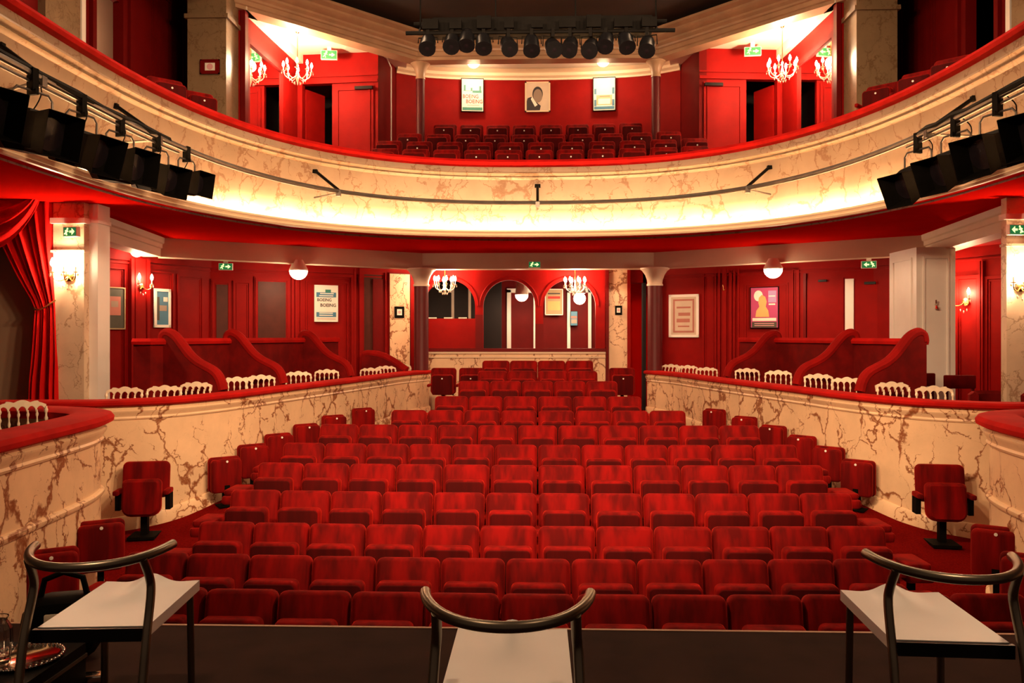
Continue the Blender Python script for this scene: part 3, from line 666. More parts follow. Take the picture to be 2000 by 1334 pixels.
# ---- box dividers: velvet panels sweeping down to the rail
def railpt(px):
    best = min(range(len(PARTC) - 1), key=lambda i: abs(lerp(PARTC[i][0], PARTC[i + 1][0], .5) / lerp(PARTC[i][1], PARTC[i + 1][1], .5) - kx(px)))
    a, b_ = PARTC[best], PARTC[best + 1]; t = Vector((b_[0] - a[0], b_[1] - a[1])).normalized()
    return Vector(online(a, b_, px)), t
def divider(px, sd, label, length=0.92, prof=None, zback=1.52):
    p, tg = railpt(px); n = Vector((-tg.y, tg.x)); p = p + n * 0.16
    S = []
    prof = prof or [(0, 0.80), (0.03, 0.90), (0.08, 0.98), (0.16, 1.04), (0.28, 1.09), (0.42, 1.15), (0.55, 1.24), (0.67, 1.36), (0.77, 1.46), (0.86, 1.515), (0.94, 1.53), (1.0, 1.50), (1.02, 1.42)]
    prof = [(a, z * zback / 1.52 if z > 1.2 else z) for a, z in prof]
    t = thing('box_divider', label, 'divider', group='curved velvet box dividers')
    pts = [(a * length, z) for a, z in prof]
    poly = [(0.02, 0.0)] + pts + [(1.02 * length, 0.0)]
    ang = math.atan2(n.y, n.x)
    M = TR(p.x, p.y, 0) @ RZ(ang)
    q = MB().prism(poly, 0.11, M); 
    rl = MB().tube([M @ Vector((a, 0, z)) for a, z in catmull(pts, 3)], 0.068, 10)
    if sd: q, rl = mir(q), mir(rl)
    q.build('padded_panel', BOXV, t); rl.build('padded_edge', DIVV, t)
    return p + n * length
ends = {}
for sd in (0, 1):
    S = mats_side[sd]; ends[sd] = []
    for i, px in enumerate((456, 573, 702)):
        lab = 'curved red velvet box divider on the %s, %s from the stage' % (S, ('nearest', 'middle one', 'farthest')[i])
        if i == 1: lab = 'curved red velvet box divider on the %s, between the other two' % S
        ends[sd].append(divider(px, sd, lab))
    if sd == 0:
        divider(808, 0, 'low curved red velvet divider beside the marbled pilaster', 1.05, [(0, 0.8), (0.1, 0.86), (0.3, 0.98), (0.5, 1.07), (0.7, 1.12), (0.9, 1.13), (1.0, 1.10)])
    E = [ends[sd][0] + Vector((-0.30, -0.16))] if sd == 0 else []
    E += ends[sd] + [ends[sd][-1] + Vector((0.35, 1.0))]
    E = [(v.x, v.y) for v in E]
    q = MB().sweep(catmull(E, 3), [(0.05, 0.0), (0.05, 1.38), (-0.05, 1.38), (-0.05, 0.0)]); rl = MB().sweep(catmull(E, 3), [(0.09, 1.38), (0.10, 1.42), (0.07, 1.46), (-0.07, 1.46), (-0.1, 1.42), (-0.09, 1.38)])
    # upholstered bench along the back
    bn = MB().sweep(catmull(E, 3), [(0.08, 0.30), (0.50, 0.30), (0.52, 0.36), (0.50, 0.46), (0.08, 0.46)])
    if sd: q, rl, bn = mir(q), mir(rl), mir(bn)
    t = thing('box_back_screen', 'dark red velvet screen with padded top behind the boxes on the %s' % S, 'screen')
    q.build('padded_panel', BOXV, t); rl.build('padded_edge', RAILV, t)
    tag(bn.build('box_bench', BOXV), 'dark red upholstered bench along the box screen on the %s' % S, 'bench')
# screen and bench in the right-hand opening
t = thing('box_back_screen', 'red panelled screen behind the red chairs near the right wall lamp', 'screen')
x0 = kx(1862) * 14.6; x1 = 8.6
MB().bx(x0, x1, 14.0, 14.1, 0, 1.18).build('padded_panel', BOXV, t, 0); MB().bx(x0, x1, 13.95, 14.15, 1.18, 1.27).build('padded_edge', RAILV, t, 0)
for x in (7.5, 8.0): MB().bx(x - 0.02, x + 0.02, 13.97, 14.0, 0.05, 1.15).build('panel_rib', REDD, t, 0)
# ================================================================== STALLS SEATS
TILT = math.radians(13)
ME_BACK = MB().pad(0.487, 0.50, 0.10, 0.055, 0.03, TR(0, 0.035, 0.605) @ RX(-TILT), crown=0.008).mesh('backrest', SEATV, 50)
ME_CUSH = MB().pad(0.405, 0.38, 0.12, 0.045, 0.022, TR(0, 0, 0.19)).mesh('tip_up_seat', SEATV, 50)
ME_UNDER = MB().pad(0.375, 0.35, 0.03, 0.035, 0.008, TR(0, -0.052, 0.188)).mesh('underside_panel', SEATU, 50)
ME_ARM = MB().pad(0.055, 0.30, 0.05, 0.02, 0.012, TR(0, -0.14, 0.53) @ RX(PI / 2)).mesh('armrest', SEATV, 50)
ME_PED = MB().bx(-0.03, 0.03, -0.03, 0.03, 0.0, 0.42).bx(-0.08, 0.08, -0.16, 0.16, 0.0, 0.02).bx(-0.2, 0.2, -0.06, 0.02, 0.34, 0.38).mesh('pedestal', BLACK, 0)
ME_DOT = MB().lathe([(0.014, -0.003), (0.014, 0.003), (0.0, 0.004)], 10, RX(PI / 2)).mesh('number_disc', NUMW, 0)
def seat(loc, rz, label, group, last=False, dot=False, tip=0.0):
    t = thing('tip_up_chair', label, 'seat', loc, rz, group)
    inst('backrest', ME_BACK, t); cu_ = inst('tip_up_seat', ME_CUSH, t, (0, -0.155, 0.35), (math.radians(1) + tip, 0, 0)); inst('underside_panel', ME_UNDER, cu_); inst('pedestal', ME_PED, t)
    inst('armrest', ME_ARM, t, (-0.252, 0, 0))
    if last: inst('armrest', ME_ARM, t, (0.252, 0, 0))
    if dot: inst('number_disc', ME_DOT, t, (0.0, -0.232, 0.66))
    return t
ROWY = [5.41 + 0.82 * i for i in range(12)]
PITCH = [0.5] * 12
ROWS = [(-2.75, 12), (-3.245, 12), (-3.0, 12), (-3.03, 12), (-3.04, 12), (-3.02, 12), (-2.80, 11), (-2.02, 8), (-1.52, 6), (-1.25, 5), (-1.0, 4), (-0.98, 4)]
TOPY = [1165, 1096, 1030, 966, 911, 870, 832, 803, 775, 745, 725, 705]
for r, (xl, n) in enumerate(ROWS):
    p = -2 * xl / n if r not in (0, 1) else 0.5
    for k in range(n):
        x = xl + p * (k + 0.5); y = ROWY[r] + 0.011 * x * x - 0.03
        lab = 'red velvet tip-up seat, %s from the left in the %s stalls row from the stage' % (ORD[k], ORD[r])
        seat((x, y, floorz(ROWY[r])), random.uniform(-0.012, 0.012), lab, 'red stalls seats', k == n - 1, tip=random.uniform(-0.09, 0.05))
    # padded folding seat on the aisle at both row ends
    if r < 9:
        for sgn, S in ((-1, 'left'), (1, 'right')):
            xe = (xl - 0.16) if sgn < 0 else (xl + p * n + 0.16)
            t = thing('folding_aisle_chair', 'red aisle seat folded down at the %s end of the %s stalls row' % (S, ORD[r]), 'folding seat', (xe, ROWY[r] - 0.12 + 0.011 * xe * xe, floorz(ROWY[r])), 0, 'folded aisle seats at row ends')
            MB().pad(0.24, 0.40, 0.09, 0.04, 0.025, TR(0, 0, 0.50) @ RX(PI / 2)).build('seat_pad', SEATV, t); MB().pad(0.22, 0.36, 0.06, 0.04, 0.02, TR(0, 0.02, 0.575) @ RX(PI / 2)).build('back_pad', SEATV, t)
            MB().bx(-0.025, 0.025, -0.03, 0.03, 0, 0.46).bx(-0.08, 0.08, -0.1, 0.1, 0, 0.015).build('post', BLACK, t, 0)
# ---- folding wall seats along the marbled partitions
SP = [(412, 893, 60), (466, 868, 55), (517, 847, 50), (573, 828, 46), (628, 811, 44), (687, 797, 45)]
ME_SB = MB().pad(0.38, 0.42, 0.07, 0.045, 0.02, TR(0, 0.05, 0)).mesh('backrest', SEATV, 50)
ME_SS = MB().pad(0.36, 0.40, 0.09, 0.045, 0.025, TR(0, -0.03, -0.005)).mesh('folded_seat', SEATV, 50)
def strap(x, y, ztop, rz, label, group='folding wall seats by the partitions'):
    fz = floor_s(y); t = thing('folding_wall_chair', label, 'folding seat', (x, y, fz), rz, group); h = ztop - fz
    inst('backrest', ME_SB, t, (0, 0, h - 0.21)); inst('folded_seat', ME_SS, t, (0, 0, h - 0.215)); inst('number_disc', ME_DOT, t, (0, -0.078, h - 0.045))
    MB().bx(-0.025, 0.025, 0.0, 0.05, 0, h - 0.36).bx(-0.03, 0.03, -0.085, 0.05, h - 0.40, h - 0.33).bx(-0.09, 0.09, -0.08, 0.12, 0, 0.015).build('post', BLACK, t, 0)
for sd in (0, 1):
    for i, (px, ty, wpx) in enumerate(SP):
        p, tg = railpt(px); n = Vector((tg.y, -tg.x)); q = p + n * 0.22; zt = zat(q.x, q.y, ty)
        ang = math.atan2(n.y, n.x) + PI / 2; ang = ang * 0.55
        x, rz = (q.x, ang) if sd == 0 else (-q.x, -ang)
        strap(x, q.y, zt, rz, 'red folding wall seat by the %s partition, %s from the stage' % (mats_side[sd], ORD[i]))
for px, ty, Y, S in ((197, 1018, 6.9, 0), (100, 1074, 6.1, 0), (1946, 1030, 6.9, 1), (2010, 1085, 6.2, 1)):
    X = kx(px) * Y
    strap(X, Y, zat(X, Y, ty), 0.55 if S == 0 else -0.55, 'red folding seat standing against the %s stage box front, %s one' % (mats_side[S], 'farther' if Y > 6.5 else 'nearer'))
# ---- two single seats with arms on a post
def single(px, Y, ty, rz, label):
    X = kx(px) * Y; zt = zat(X, Y, ty); fz = floorz(Y); h = zt - fz
    t = thing('pedestal_armchair', label, 'seat', (X, Y, fz), rz, 'single armchairs on posts')
    MB().pad(0.49, 0.40, 0.10, 0.06, 0.03, TR(0, 0.10, h - 0.21) @ RX(-0.12)).build('backrest', SEATV, t)
    MB().pad(0.40, 0.40, 0.12, 0.05, 0.03, TR(0, -0.07, h - 0.38) @ RX(-0.10), crown=0.015, rb=0.10).build('folded_seat', SEATV, t)
    for s in (-1, 1):
        a = MB().pad(0.06, 0.22, 0.05, 0.02, 0.012, TR(s * 0.26, -0.02, h - 0.32) @ RX(PI / 2)).build('armrest', SEATV, t)
        MB().bx(s * 0.26 - 0.025, s * 0.26 + 0.025, -0.05, 0.08, h - 0.52, h - 0.345).build('arm_bracket', BLACK, a, 0)
    MB().bx(-0.035, 0.035, -0.0, 0.08, 0, h - 0.45).build('post', BLACK, t, 0); MB().bx(-0.14, 0.14, -0.13, 0.17, 0, 0.03).build('base_plate', BLACK, t, 0)
single(281, 8.85, 902, 0.18, 'single red armchair with folded seat standing on a black post by the left partition')
single(1842, 8.8, 908, -0.12, 'single red armchair with folded seat standing on a black post by the right partition')
# dark seats beside the rear rows
for px, y, S, i in ((866, 719, 'left', 0), (921, 719, 'left', 1), (1215, 719, 'right', 0)):
    X = kx(px) * 15.6
    seat((X, 15.6, zat(X, 15.6, y) - 0.85), 0, 'dark red seat by the low rear partition, %s' % ('nearest the left column' if i == 0 and S == 'left' else 'beside the last row on the left' if i else 'below the right marbled pilaster'), 'seats by the rear partition', dot=True)
# ---- balcony seats
BROW = [(-3.05, 11, 0.56), (-3.1, 11, 0.575), (-2.83, 10, 0.57), (-2.2, 8, 0.55)]
for r, (xl, n, p) in enumerate(BROW):
    y0, zt = ROWB[r]
    for k in range(n):
        x = xl + p * (k + 0.5)
        seat((x, y0 + 0.0 * x * x, zt - 0.85 + 0.006 * x * x), 0, 'red tip-up balcony seat, %s from the left in the %s balcony row' % (ORD[k], ORD[r]), 'balcony seats', k == n - 1, dot=True, tip=random.uniform(-0.04, 0.04))
for sd, lst in ((0, [(388, 178, 12.0), (325, 152, 11.0)]), (1, [(1722, 163, 12.0), (1795, 138, 11.0), (1862, 110, 10.2)])):
    for i, (px, ty, Y) in enumerate(lst):
        X = kx(px) * Y; z = zat(X, Y, ty) - 0.85
        o = seat((X, Y, z), (0.75 if sd == 0 else -0.75), 'red seat in the %s side balcony beside the marbled pillar, %s from the pillar' % (mats_side[sd], ORD[i]), 'side balcony seats', dot=True)
mb1 = MB().bx(-6.3, -4.95, 9.5, 13.3, 3.64, 4.13); mb2 = MB().bx(4.95, 6.3, 9.5, 13.3, 3.64, 4.13)
struct(mb1, 'floor', CARPET, 'raised floor of the left side balcony', 'floor', 0); struct(mb2, 'floor', CARPET, 'raised floor of the right side balcony', 'floor', 0)

# ================================================================== WHITE SPINDLE CHAIRS IN THE BOXES
def turned(z0, z1, r, n=5):
    prof = [(r * 0.8, z0)]
    for i in range(n):
        a = z0 + (z1 - z0) * (i + 0.5) / n; d = (z1 - z0) / n
        prof += [(r * 0.75, a - 0.3 * d), (r * 1.35, a - 0.08 * d), (r * 1.35, a + 0.08 * d), (r * 0.75, a + 0.3 * d)]
    return prof + [(r * 0.8, z1)]
ME_NS = MB().lathe(turned(0.46, 0.80, 0.0095, 4), 8).mesh('spindle', IVORY); ME_NP = MB().lathe(turned(0.44, 0.83, 0.013, 5), 8).mesh('back_post', IVORY)
ME_NL = MB().lathe(turned(0.0, 0.44, 0.016, 4), 8).mesh('leg', IVORY)
pts = []
nb = 5
for i in range(nb * 8 + 1):
    x = -0.20 + 0.40 * i / (nb * 8); z = 0.845 + 0.022 * abs(math.sin(PI * 3 * (x + 0.2) / 0.4 )) * (1 if abs(x) < 0.14 else 0.5) + 0.028 * (1 - (x / 0.2) ** 2); pts.append((x, z))
low = []
for i in range(nb * 8, -1, -1):
    x = -0.19 + 0.38 * i / (nb * 8); ph = (i % 8) / 8; low.append((x, 0.785 + 0.05 * math.sin(PI * ph) ** 0.6 if 0 < ph else 0.775))
ME_NT = MB().prism(pts + low, 0.026).mesh('top_rail', IVORY, 40)
ME_NSEAT = MB().plan([(-0.20, 0.18), (-0.21, -0.14), (0.21, -0.14), (0.20, 0.18)], 0.42, 0.455).mesh('seat', IVORY, 0)
OFFL = MB().sweep(PARTC, [(-0.40, 0), (-0.41, 0)]).v[::2]
OFFL = [(q[0], q[1]) for q in OFFL]
def napoleon(loc, rz, label, sz=1.0):
    t = thing('spindle_chair', label, 'chair', loc, rz, 'white spindle-back chairs in the boxes'); t.scale = (1, 1, sz)
    inst('top_rail', ME_NT, t, (0, 0.21, 0), (math.radians(-3), 0, 0)); inst('seat', ME_NSEAT, t)
    for x in (-0.19, 0.19): inst('back_post', ME_NP, t, (x, 0.19, 0), (math.radians(-1), 0, 0)); 
    for i in range(4): inst('spindle', ME_NS, t, (-0.114 + 0.076 * i, 0.19, 0), (math.radians(-1), 0, 0))
    for x in (-0.18, 0.18):
        for y in (-0.11, 0.16): inst('leg', ME_NL, t, (x, y, 0))
NL = [(242, 757, 0.25), (320, 754, 0.2), (380, 747, -0.2), (463, 737, 0.3), (509, 733, 0.1), (583, 726, 0.3), (638, 722, 0.1), (724, 719, 0.0), (754, 715, 0.25), (785, 711, 0.5)]
NR = [(1309, 712, -0.5), (1342, 714, -0.3), (1380, 718, -0.1), (1460, 720, 0.1), (1520, 724, -0.2), (1600, 731, 0.1), (1655, 738, -0.2), (1746, 747, 0.25), (1826, 755, -0.15)]
for sd, lst in ((0, NL), (1, NR)):
    m_ = len(lst)
    for i, (px, ty, rz) in enumerate(lst):
        pm = px if sd == 0 else None
        OFF = OFFL if sd == 0 else [(-x, y) for x, y in OFFL]
        j = min(range(len(OFF) - 1), key=lambda q: abs((OFF[q][0] + OFF[q + 1][0]) / (OFF[q][1] + OFF[q + 1][1]) - kx(px)))
        X, Y = online(OFF[j], OFF[j + 1], px); zs_ = zat(X, Y, ty); rz = rz * 0.6 + (0.15 if sd == 0 else -0.15); X += 0.19 * math.sin(rz); Y -= 0.19 * math.cos(rz)
        k = i if sd == 0 else m_ - 1 - i
        napoleon((X, Y, 0.0), rz, 'white spindle-back chair behind the %s box rail, %s from the stage' % (mats_side[sd], ORD[k]), zs_ / 0.885)
napoleon((-4.66, 7.35, 0.0), 0.75, 'white spindle-back chair in the left stage box, whole back visible above the rail')
napoleon((-4.92, 6.95, 0.0), 0.6, 'white spindle-back chair in the left stage box, cut by the picture edge')
# red chairs by the right opening
for i, (px, ty, Y, lab) in enumerate(((1808, 730, 12.4, 'dark red upholstered chair standing before the broad white pilaster'), (1888, 734, 12.2, 'dark red upholstered chair right of the broad white pilaster'))):
    X = kx(px) * Y; z = zat(X, Y, ty); t = thing('upholstered_chair', lab, 'chair', (X, Y, 0), 0.0)
    MB().pad(0.46, 0.20, 0.06, 0.02, 0.015, TR(0, 0.2, z - 0.10)).build('backrest', BOXV, t); MB().pad(0.44, 0.42, 0.07, 0.03, 0.02, TR(0, 0, 0.45) @ RX(PI / 2)).build('seat', BOXV, t)
    for x in (-0.19, 0.19):
        MB().bx(x - 0.018, x + 0.018, 0.18, 0.215, 0, z - 0.04).build('leg', REDD, t, 0); MB().bx(x - 0.018, x + 0.018, -0.19, -0.155, 0, 0.42).build('leg', REDD, t, 0)
X = kx(1927) * 10.6; t = thing('tub_chair', 'rounded dark red tub chair behind the right rail end', 'chair', (X, 10.3, 0), -0.4)
MB().sweep([(0.30 * math.cos(a), 0.30 * math.sin(a)) for a in [math.radians(200 - 10 * i) for i in range(23)]], [(-0.04, 0.4), (-0.05, 0.76), (0.0, 0.80), (0.05, 0.76), (0.04, 0.4)]).build('backrest', BOXV, t)
MB().lathe([(0.28, 0.30), (0.30, 0.34), (0.30, 0.44), (0.24, 0.47)], 20).build('seat', BOXV, t)
for a in (45, 135, 225, 315): MB().tube([(0.2 * math.cos(math.radians(a)), 0.2 * math.sin(math.radians(a)), 0), (0.2 * math.cos(math.radians(a)), 0.2 * math.sin(math.radians(a)), 0.31)], 0.018, 8).build('leg', BLACK, t)

# ================================================================== THREE CHAIRS ON THE STAGE
SEATH = 0.452
rows = []; W2, D2 = 0.195, 0.275
for j in range(25):
    y = -D2 + 2 * D2 * j / 24; r_ = []
    for i in range(25):
        x = -W2 + 2 * W2 * i / 24; fy = max(0, (y + 0.02) / (D2 + 0.02))
        z = 0.032 * fy ** 1.4 * math.exp(-(x / 0.055) ** 2) - 0.004 * fy * math.exp(-((abs(x) - 0.11) / 0.05) ** 2) - 0.006 * math.exp(-(x / 0.12) ** 2 - ((y + 0.08) / 0.12) ** 2)
        r_.append((x, y, SEATH + z))
    rows.append(r_)
sm = MB().grid(rows)
def side(idx, inner=0.045):
    top = [rows[a][b] for a, b in idx]; return [top, [(x, y, SEATH - inner) for x, y, z in top]]
ring = [(0, i) for i in range(25)] + [(j, 24) for j in range(1, 25)] + [(24, i) for i in range(23, -1, -1)] + [(j, 0) for j in range(23, 0, -1)]
top = [rows[a][b] for a, b in ring]; sm.rings([top, [(x, y, SEATH - 0.042) for x, y, z in top]], cap=False)
sm.add([(-W2, -D2, SEATH - 0.042), (W2, -D2, SEATH - 0.042), (W2, D2, SEATH - 0.042), (-W2, D2, SEATH - 0.042)], [(0, 3, 2, 1)])
ME_SEAT = sm.mesh('moulded_seat', SEATW, 40)
arc = []
for i in range(37):
    a = math.radians(-172 + 164 * i / 36)
    arc.append((0.252 * math.cos(a), -0.14 + 0.30 * math.sin(a), 0.71 + 0.014 * abs(math.cos(a)) ** 4))
ME_RAIL = MB().tube(arc, 0.0165, 14).mesh('back_rail', GUN)
def postpath(s): return catmull([(s * 0.212, -0.43, 0.0), (s * 0.212, -0.375, 0.25), (s * 0.212, -0.335, 0.43), (s * 0.208, -0.285, 0.57), (s * 0.203, -0.285, 0.63), (s * 0.198, -0.331, 0.71)], 6)
ME_PO = [MB().tube(postpath(s), 0.0155, 12).mesh('rear_leg', GUN) for s in (-1, 1)]
ME_FL = [MB().tube([(s * 0.18, 0.22, 0.0), (s * 0.175, 0.215, 0.42)], 0.0145, 12).mesh('front_leg', GUN) for s in (-1, 1)]
ME_FR = MB().bx(-0.205, 0.205, -0.295, -0.2755, SEATH - 0.05, SEATH - 0.003).mesh('rear_crossbar', BLACKS, 0)
for (x, y, rz, lab) in ((-1.62, 3.175, 0.075, 'white-seated grey tube stage chair on the left beside the bag and tray'), (-0.09, 2.655, 0.0, 'white-seated grey tube stage chair in the middle at the bottom edge'),
                        (1.427, 3.13, -0.05, 'white-seated grey tube stage chair on the right')):
    t = thing('tubular_stage_chair', lab, 'chair', (x, y, 0), rz, 'three stage chairs facing the seats')
    inst('moulded_seat', ME_SEAT, t); inst('back_rail', ME_RAIL, t); inst('rear_crossbar', ME_FR, t)
    for m_ in ME_PO: inst('rear_leg', m_, t)
    for m_ in ME_FL: inst('front_leg', m_, t)
# props at the lower left
tb = thing('flight_case', 'low black flight case under the silver tray behind the left stage chair', 'case', (-2.2, 3.24, 0))
MB().bx(-0.26, 0.26, -0.22, 0.22, 0.01, 0.18).build('body', BLACK, tb, 0); MB().bx(-0.265, 0.265, -0.225, 0.225, 0.12, 0.135).build('metal_band', GUN, tb, 0)
for x in (-0.2, 0.2):
    for y in (-0.17, 0.17): MB().lathe([(0.02, 0), (0.02, 0.012)], 10, TR(x, y, 0)).build('rubber_foot', BLACK, tb)
ty = thing('silver_tray', 'round silver tray with beaded rim at the lower left corner', 'tray', (-2.09, 3.27, 0.18))
MB().lathe([(0.0, 0.002), (0.12, 0.002), (0.14, 0.012), (0.144, 0.012), (0.12, 0.0)], 40).build('dish', CHROME, ty)
rim = MB()
for i in range(44): rim.lathe([(0.0, -0.008), (0.006, -0.004), (0.008, 0.001), (0.005, 0.006), (0, 0.008)], 8, TR(0.143 * math.cos(2 * PI * i / 44), 0.143 * math.sin(2 * PI * i / 44), 0.014))
tag(rim.build('beaded_rim', CHROME, ty), kind='stuff')
gj = thing('glass_jug', 'clear faceted glass jug at the left picture edge', 'jug', (-2.20, 3.27, 0.184))
MB().lathe([(0.035, 0.0), (0.05, 0.005), (0.056, 0.06), (0.055, 0.12), (0.045, 0.14), (0.036, 0.155), (0.042, 0.17), (0.038, 0.168), (0.033, 0.155), (0.041, 0.14), (0.05, 0.12), (0.05, 0.06), (0.044, 0.012), (0.02, 0.01)], 12).build('body', GLASS, gj, 20)
MB().tube([(-0.05, 0, 0.14), (-0.085, 0, 0.14), (-0.095, 0, 0.10), (-0.08, 0, 0.06), (-0.054, 0, 0.05)], 0.006, 8).build('handle', GLASS, gj)
bg = thing('black_bag', 'soft black bag lying behind the left stage chair legs', 'bag', (-2.20, 3.74, 0), 0.3)
q = MB().pad(0.34, 0.30, 0.22, 0.11, 0.07, TR(0, 0, 0.15)); q.build('body', BLACK, bg); MB().tube([(-0.1, 0, 0.28), (-0.08, 0, 0.37), (0.0, 0.0, 0.40), (0.08, 0, 0.37), (0.1, 0, 0.28)], 0.014, 8).build('strap', BLACK, bg)
MB().pad(0.07, 0.045, 0.004, 0.008, 0.001, TR(-0.02, -0.114, 0.22)).build('pale_tag', IVORY, bg)
tn = thing('small_tin', 'small silver and orange tin lying on the stage beside the tray', 'tin', (-1.93, 3.50, 0.0), 0.2)
MB().pad(0.10, 0.06, 0.03, 0.01, 0.006, TR(0, 0, 0.016) @ RX(PI / 2)).build('case', CHROME, tn); MB().bx(0.028, 0.05, -0.028, 0.028, 0.018, 0.0335).build('orange_end', I_ORANGE, tn, 0)
# ================================================================== LAMPS
ME_CANDLE = MB().lathe([(0.010, 0), (0.010, 0.07)], 10).mesh('candle', IVORY); ME_FLAME = MB().lathe([(0.008, 0), (0.022, 0.025), (0.026, 0.05), (0.015, 0.09), (0.001, 0.115)], 10).mesh('flame_bulb', BULB)
ME_PAN = MB().lathe([(0.012, -0.012), (0.035, 0.0), (0.037, 0.006), (0.012, 0.004)], 12).mesh('drip_pan', CRYST); ME_DROP = MB().lathe([(0.001, 0.0), (0.010, -0.02), (0.006, -0.04), (0.001, -0.05)], 6).mesh('crystal_drop', CRYST, 0)
def chandelier(loc, S, label, power, drop, n=8):
    t = thing('chandelier', label, 'chandelier', loc)
    MB().lathe([(0.008, 0.1 * S), (0.008, drop)], 8).build('stem', GOLD, t); MB().lathe([(0.05, drop - 0.02), (0.03, drop - 0.05), (0.01, drop - 0.06)], 14).build('ceiling_rose', GOLD, t)
    MB().lathe([(0.001, -0.30 * S), (0.03 * S, -0.26 * S), (0.045 * S, -0.20 * S), (0.02 * S, -0.14 * S), (0.05 * S, -0.08 * S), (0.03 * S, 0.0), (0.015 * S, 0.06 * S), (0.03 * S, 0.16 * S), (0.01, 0.2 * S)], 14).build('body', CRYST, t)
    for i in range(n):
        a = 2 * PI * i / n + 0.25; ca, sa = math.cos(a), math.sin(a); R = 0.36 * S
        arm = MB().tube(catmull([(0.03 * S * ca, 0.03 * S * sa, -0.10 * S), (0.16 * S * ca, 0.16 * S * sa, -0.20 * S), (0.30 * S * ca, 0.30 * S * sa, -0.14 * S), (R * ca, R * sa, 0.0)], 4), 0.007, 6).build('arm', CRYST, t)
        inst('drip_pan', ME_PAN, arm, (R * ca, R * sa, 0.0)); inst('candle', ME_CANDLE, arm, (R * ca, R * sa, 0.005)); inst('flame_bulb', ME_FLAME, arm, (R * ca, R * sa, 0.075))
        for q in range(3): inst('crystal_drop', ME_DROP, arm, ((R + 0.03 * math.cos(q * 2.1)) * ca, (R + 0.03 * math.cos(q * 2.1)) * sa + 0.02 * math.sin(q * 2.1), -0.01))
        inst('crystal_drop', ME_DROP, t, (0.2 * S * ca, 0.2 * S * sa, -0.20 * S)); inst('crystal_drop', ME_DROP, t, (0.09 * S * ca, 0.09 * S * sa, -0.27 * S))
    point('chandelier_light', (0, 0, 0.13), power, 0.10, parent=t)
    return t
X, Y, Z = atY(869, 17.52, 556); chandelier((X, Y, Z), 0.62, 'crystal chandelier hanging before the left arch at stalls level', 45, 2.96 - Z)
X, Y, Z = atY(1123, 17.52, 558); chandelier((X, Y, Z), 0.62, 'crystal chandelier hanging before the right arch at stalls level', 45, 2.96 - Z)
X, Y, Z = atY(581, 15.4, 140); chandelier((X, Y, Z), 0.72, 'large crystal chandelier in the upper left gallery', 110, 7.28 - Z)
X, Y, Z = atY(1528, 15.4, 135); chandelier((X, Y, Z), 0.72, 'large crystal chandelier in the upper right gallery', 110, 7.28 - Z)
def globe(loc, r, label, power, drop=0.06, half=False):
    t = thing('globe_lamp', label, 'lamp', loc, 0, 'frosted ceiling lamps')
    pr = [(0.001, -r)] + [(r * math.cos(a), r * math.sin(a)) for a in [math.radians(-80 + 10 * i) for i in range(9 if half else 15)]]
    MB().lathe(pr + [(0.3 * r, pr[-1][1] + 0.005)], 22).build('frosted_globe', GLOBE, t)
    MB().lathe([(r * 1.0, pr[-1][1]), (r * 1.05, pr[-1][1] + 0.02), (r * 0.5, pr[-1][1] + drop), (0.02, pr[-1][1] + drop)], 20).build('ceiling_mount', CEILW, t)
    point('globe_light', (0, 0, -r - 0.05), power, r, parent=t)
X, Y, Z = atY(583, 15.6, 529); globe((X, Y, Z), 0.17, 'glowing half-globe ceiling lamp above the blue and white poster', 24, 2.96 - Z - 0.01, True)
X, Y, Z = atY(1510, 15.6, 526); globe((X, Y, Z), 0.17, 'glowing half-globe ceiling lamp above the pink poster', 24, 2.96 - Z - 0.01, True)
X, Y, Z = atY(925, 17.3, 136); globe((X, Y, 7.30), 0.14, 'bright ceiling lamp over the teal and red poster in the balcony', 18, 0.06, True)
X, Y, Z = atY(1178, 17.3, 136); globe((X, Y, 7.30), 0.14, 'bright ceiling lamp over the blue and orange poster in the balcony', 18, 0.06, True)
X, Y, Z = atY(1132, 19.3, 583); globe((X, Y, Z), 0.14, 'round glowing globe in the foyer behind the right arch', 10, 2.95 - Z - 0.14)
X, Y, Z = atY(1019, 19.0, 576); globe((X, Y, Z), 0.15, 'glowing bowl lamp in the foyer behind the middle arch', 10, 2.95 - Z, True)
X, Y, Z = atY(267, 13.9, 497); globe((X, Y, 2.95), 0.10, 'small recessed ceiling light above the left corridor pictures', 5, 0.01, True)
def sconce(loc, rz, label, power, S=1.0, n=2):
    t = thing('wall_sconce', label, 'wall lamp', loc, rz, 'crystal wall sconces')
    MB().lathe([(0.001, 0.0), (0.05 * S, 0.004), (0.055 * S, 0.012), (0.02 * S, 0.03)], 14, RX(PI / 2)).build('back_plate', GOLD, t)
    for i in range(n):
        s = (i - (n - 1) / 2) * 2 / max(1, n - 1) if n > 1 else 0
        arm = MB().tube(catmull([(0, -0.02, 0), (0.06 * s * S, -0.06 * S, -0.05 * S), (0.12 * s * S, -0.10 * S, -0.03 * S), (0.13 * s * S, -0.11 * S, 0.04 * S)], 4), 0.007, 6).build('arm', GOLD, t)
        q = (0.13 * s * S, -0.11 * S, 0.04 * S); inst('drip_pan', ME_PAN, arm, q); inst('candle', ME_CANDLE, arm, q); inst('flame_bulb', ME_FLAME, arm, (q[0], q[1], q[2] + 0.07))
        for k in range(4): inst('crystal_drop', ME_DROP, arm, (q[0] + 0.035 * math.cos(k * 1.57), q[1] + 0.035 * math.sin(k * 1.57), q[2] - 0.01))
    for k in range(3): inst('crystal_drop', ME_DROP, t, (0.05 * (k - 1) * S, -0.05, -0.09 * S - 0.03 * (k == 1)))
    point('sconce_light', (0, -0.08 * S, 0.12 * S), power, 0.04, parent=t)
X, Y, Z = atY(136, 10.29, 540); sconce((X, Y, Z), 0, 'very bright crystal wall lamp on the left marbled pilaster', 36, 1.15, 3)
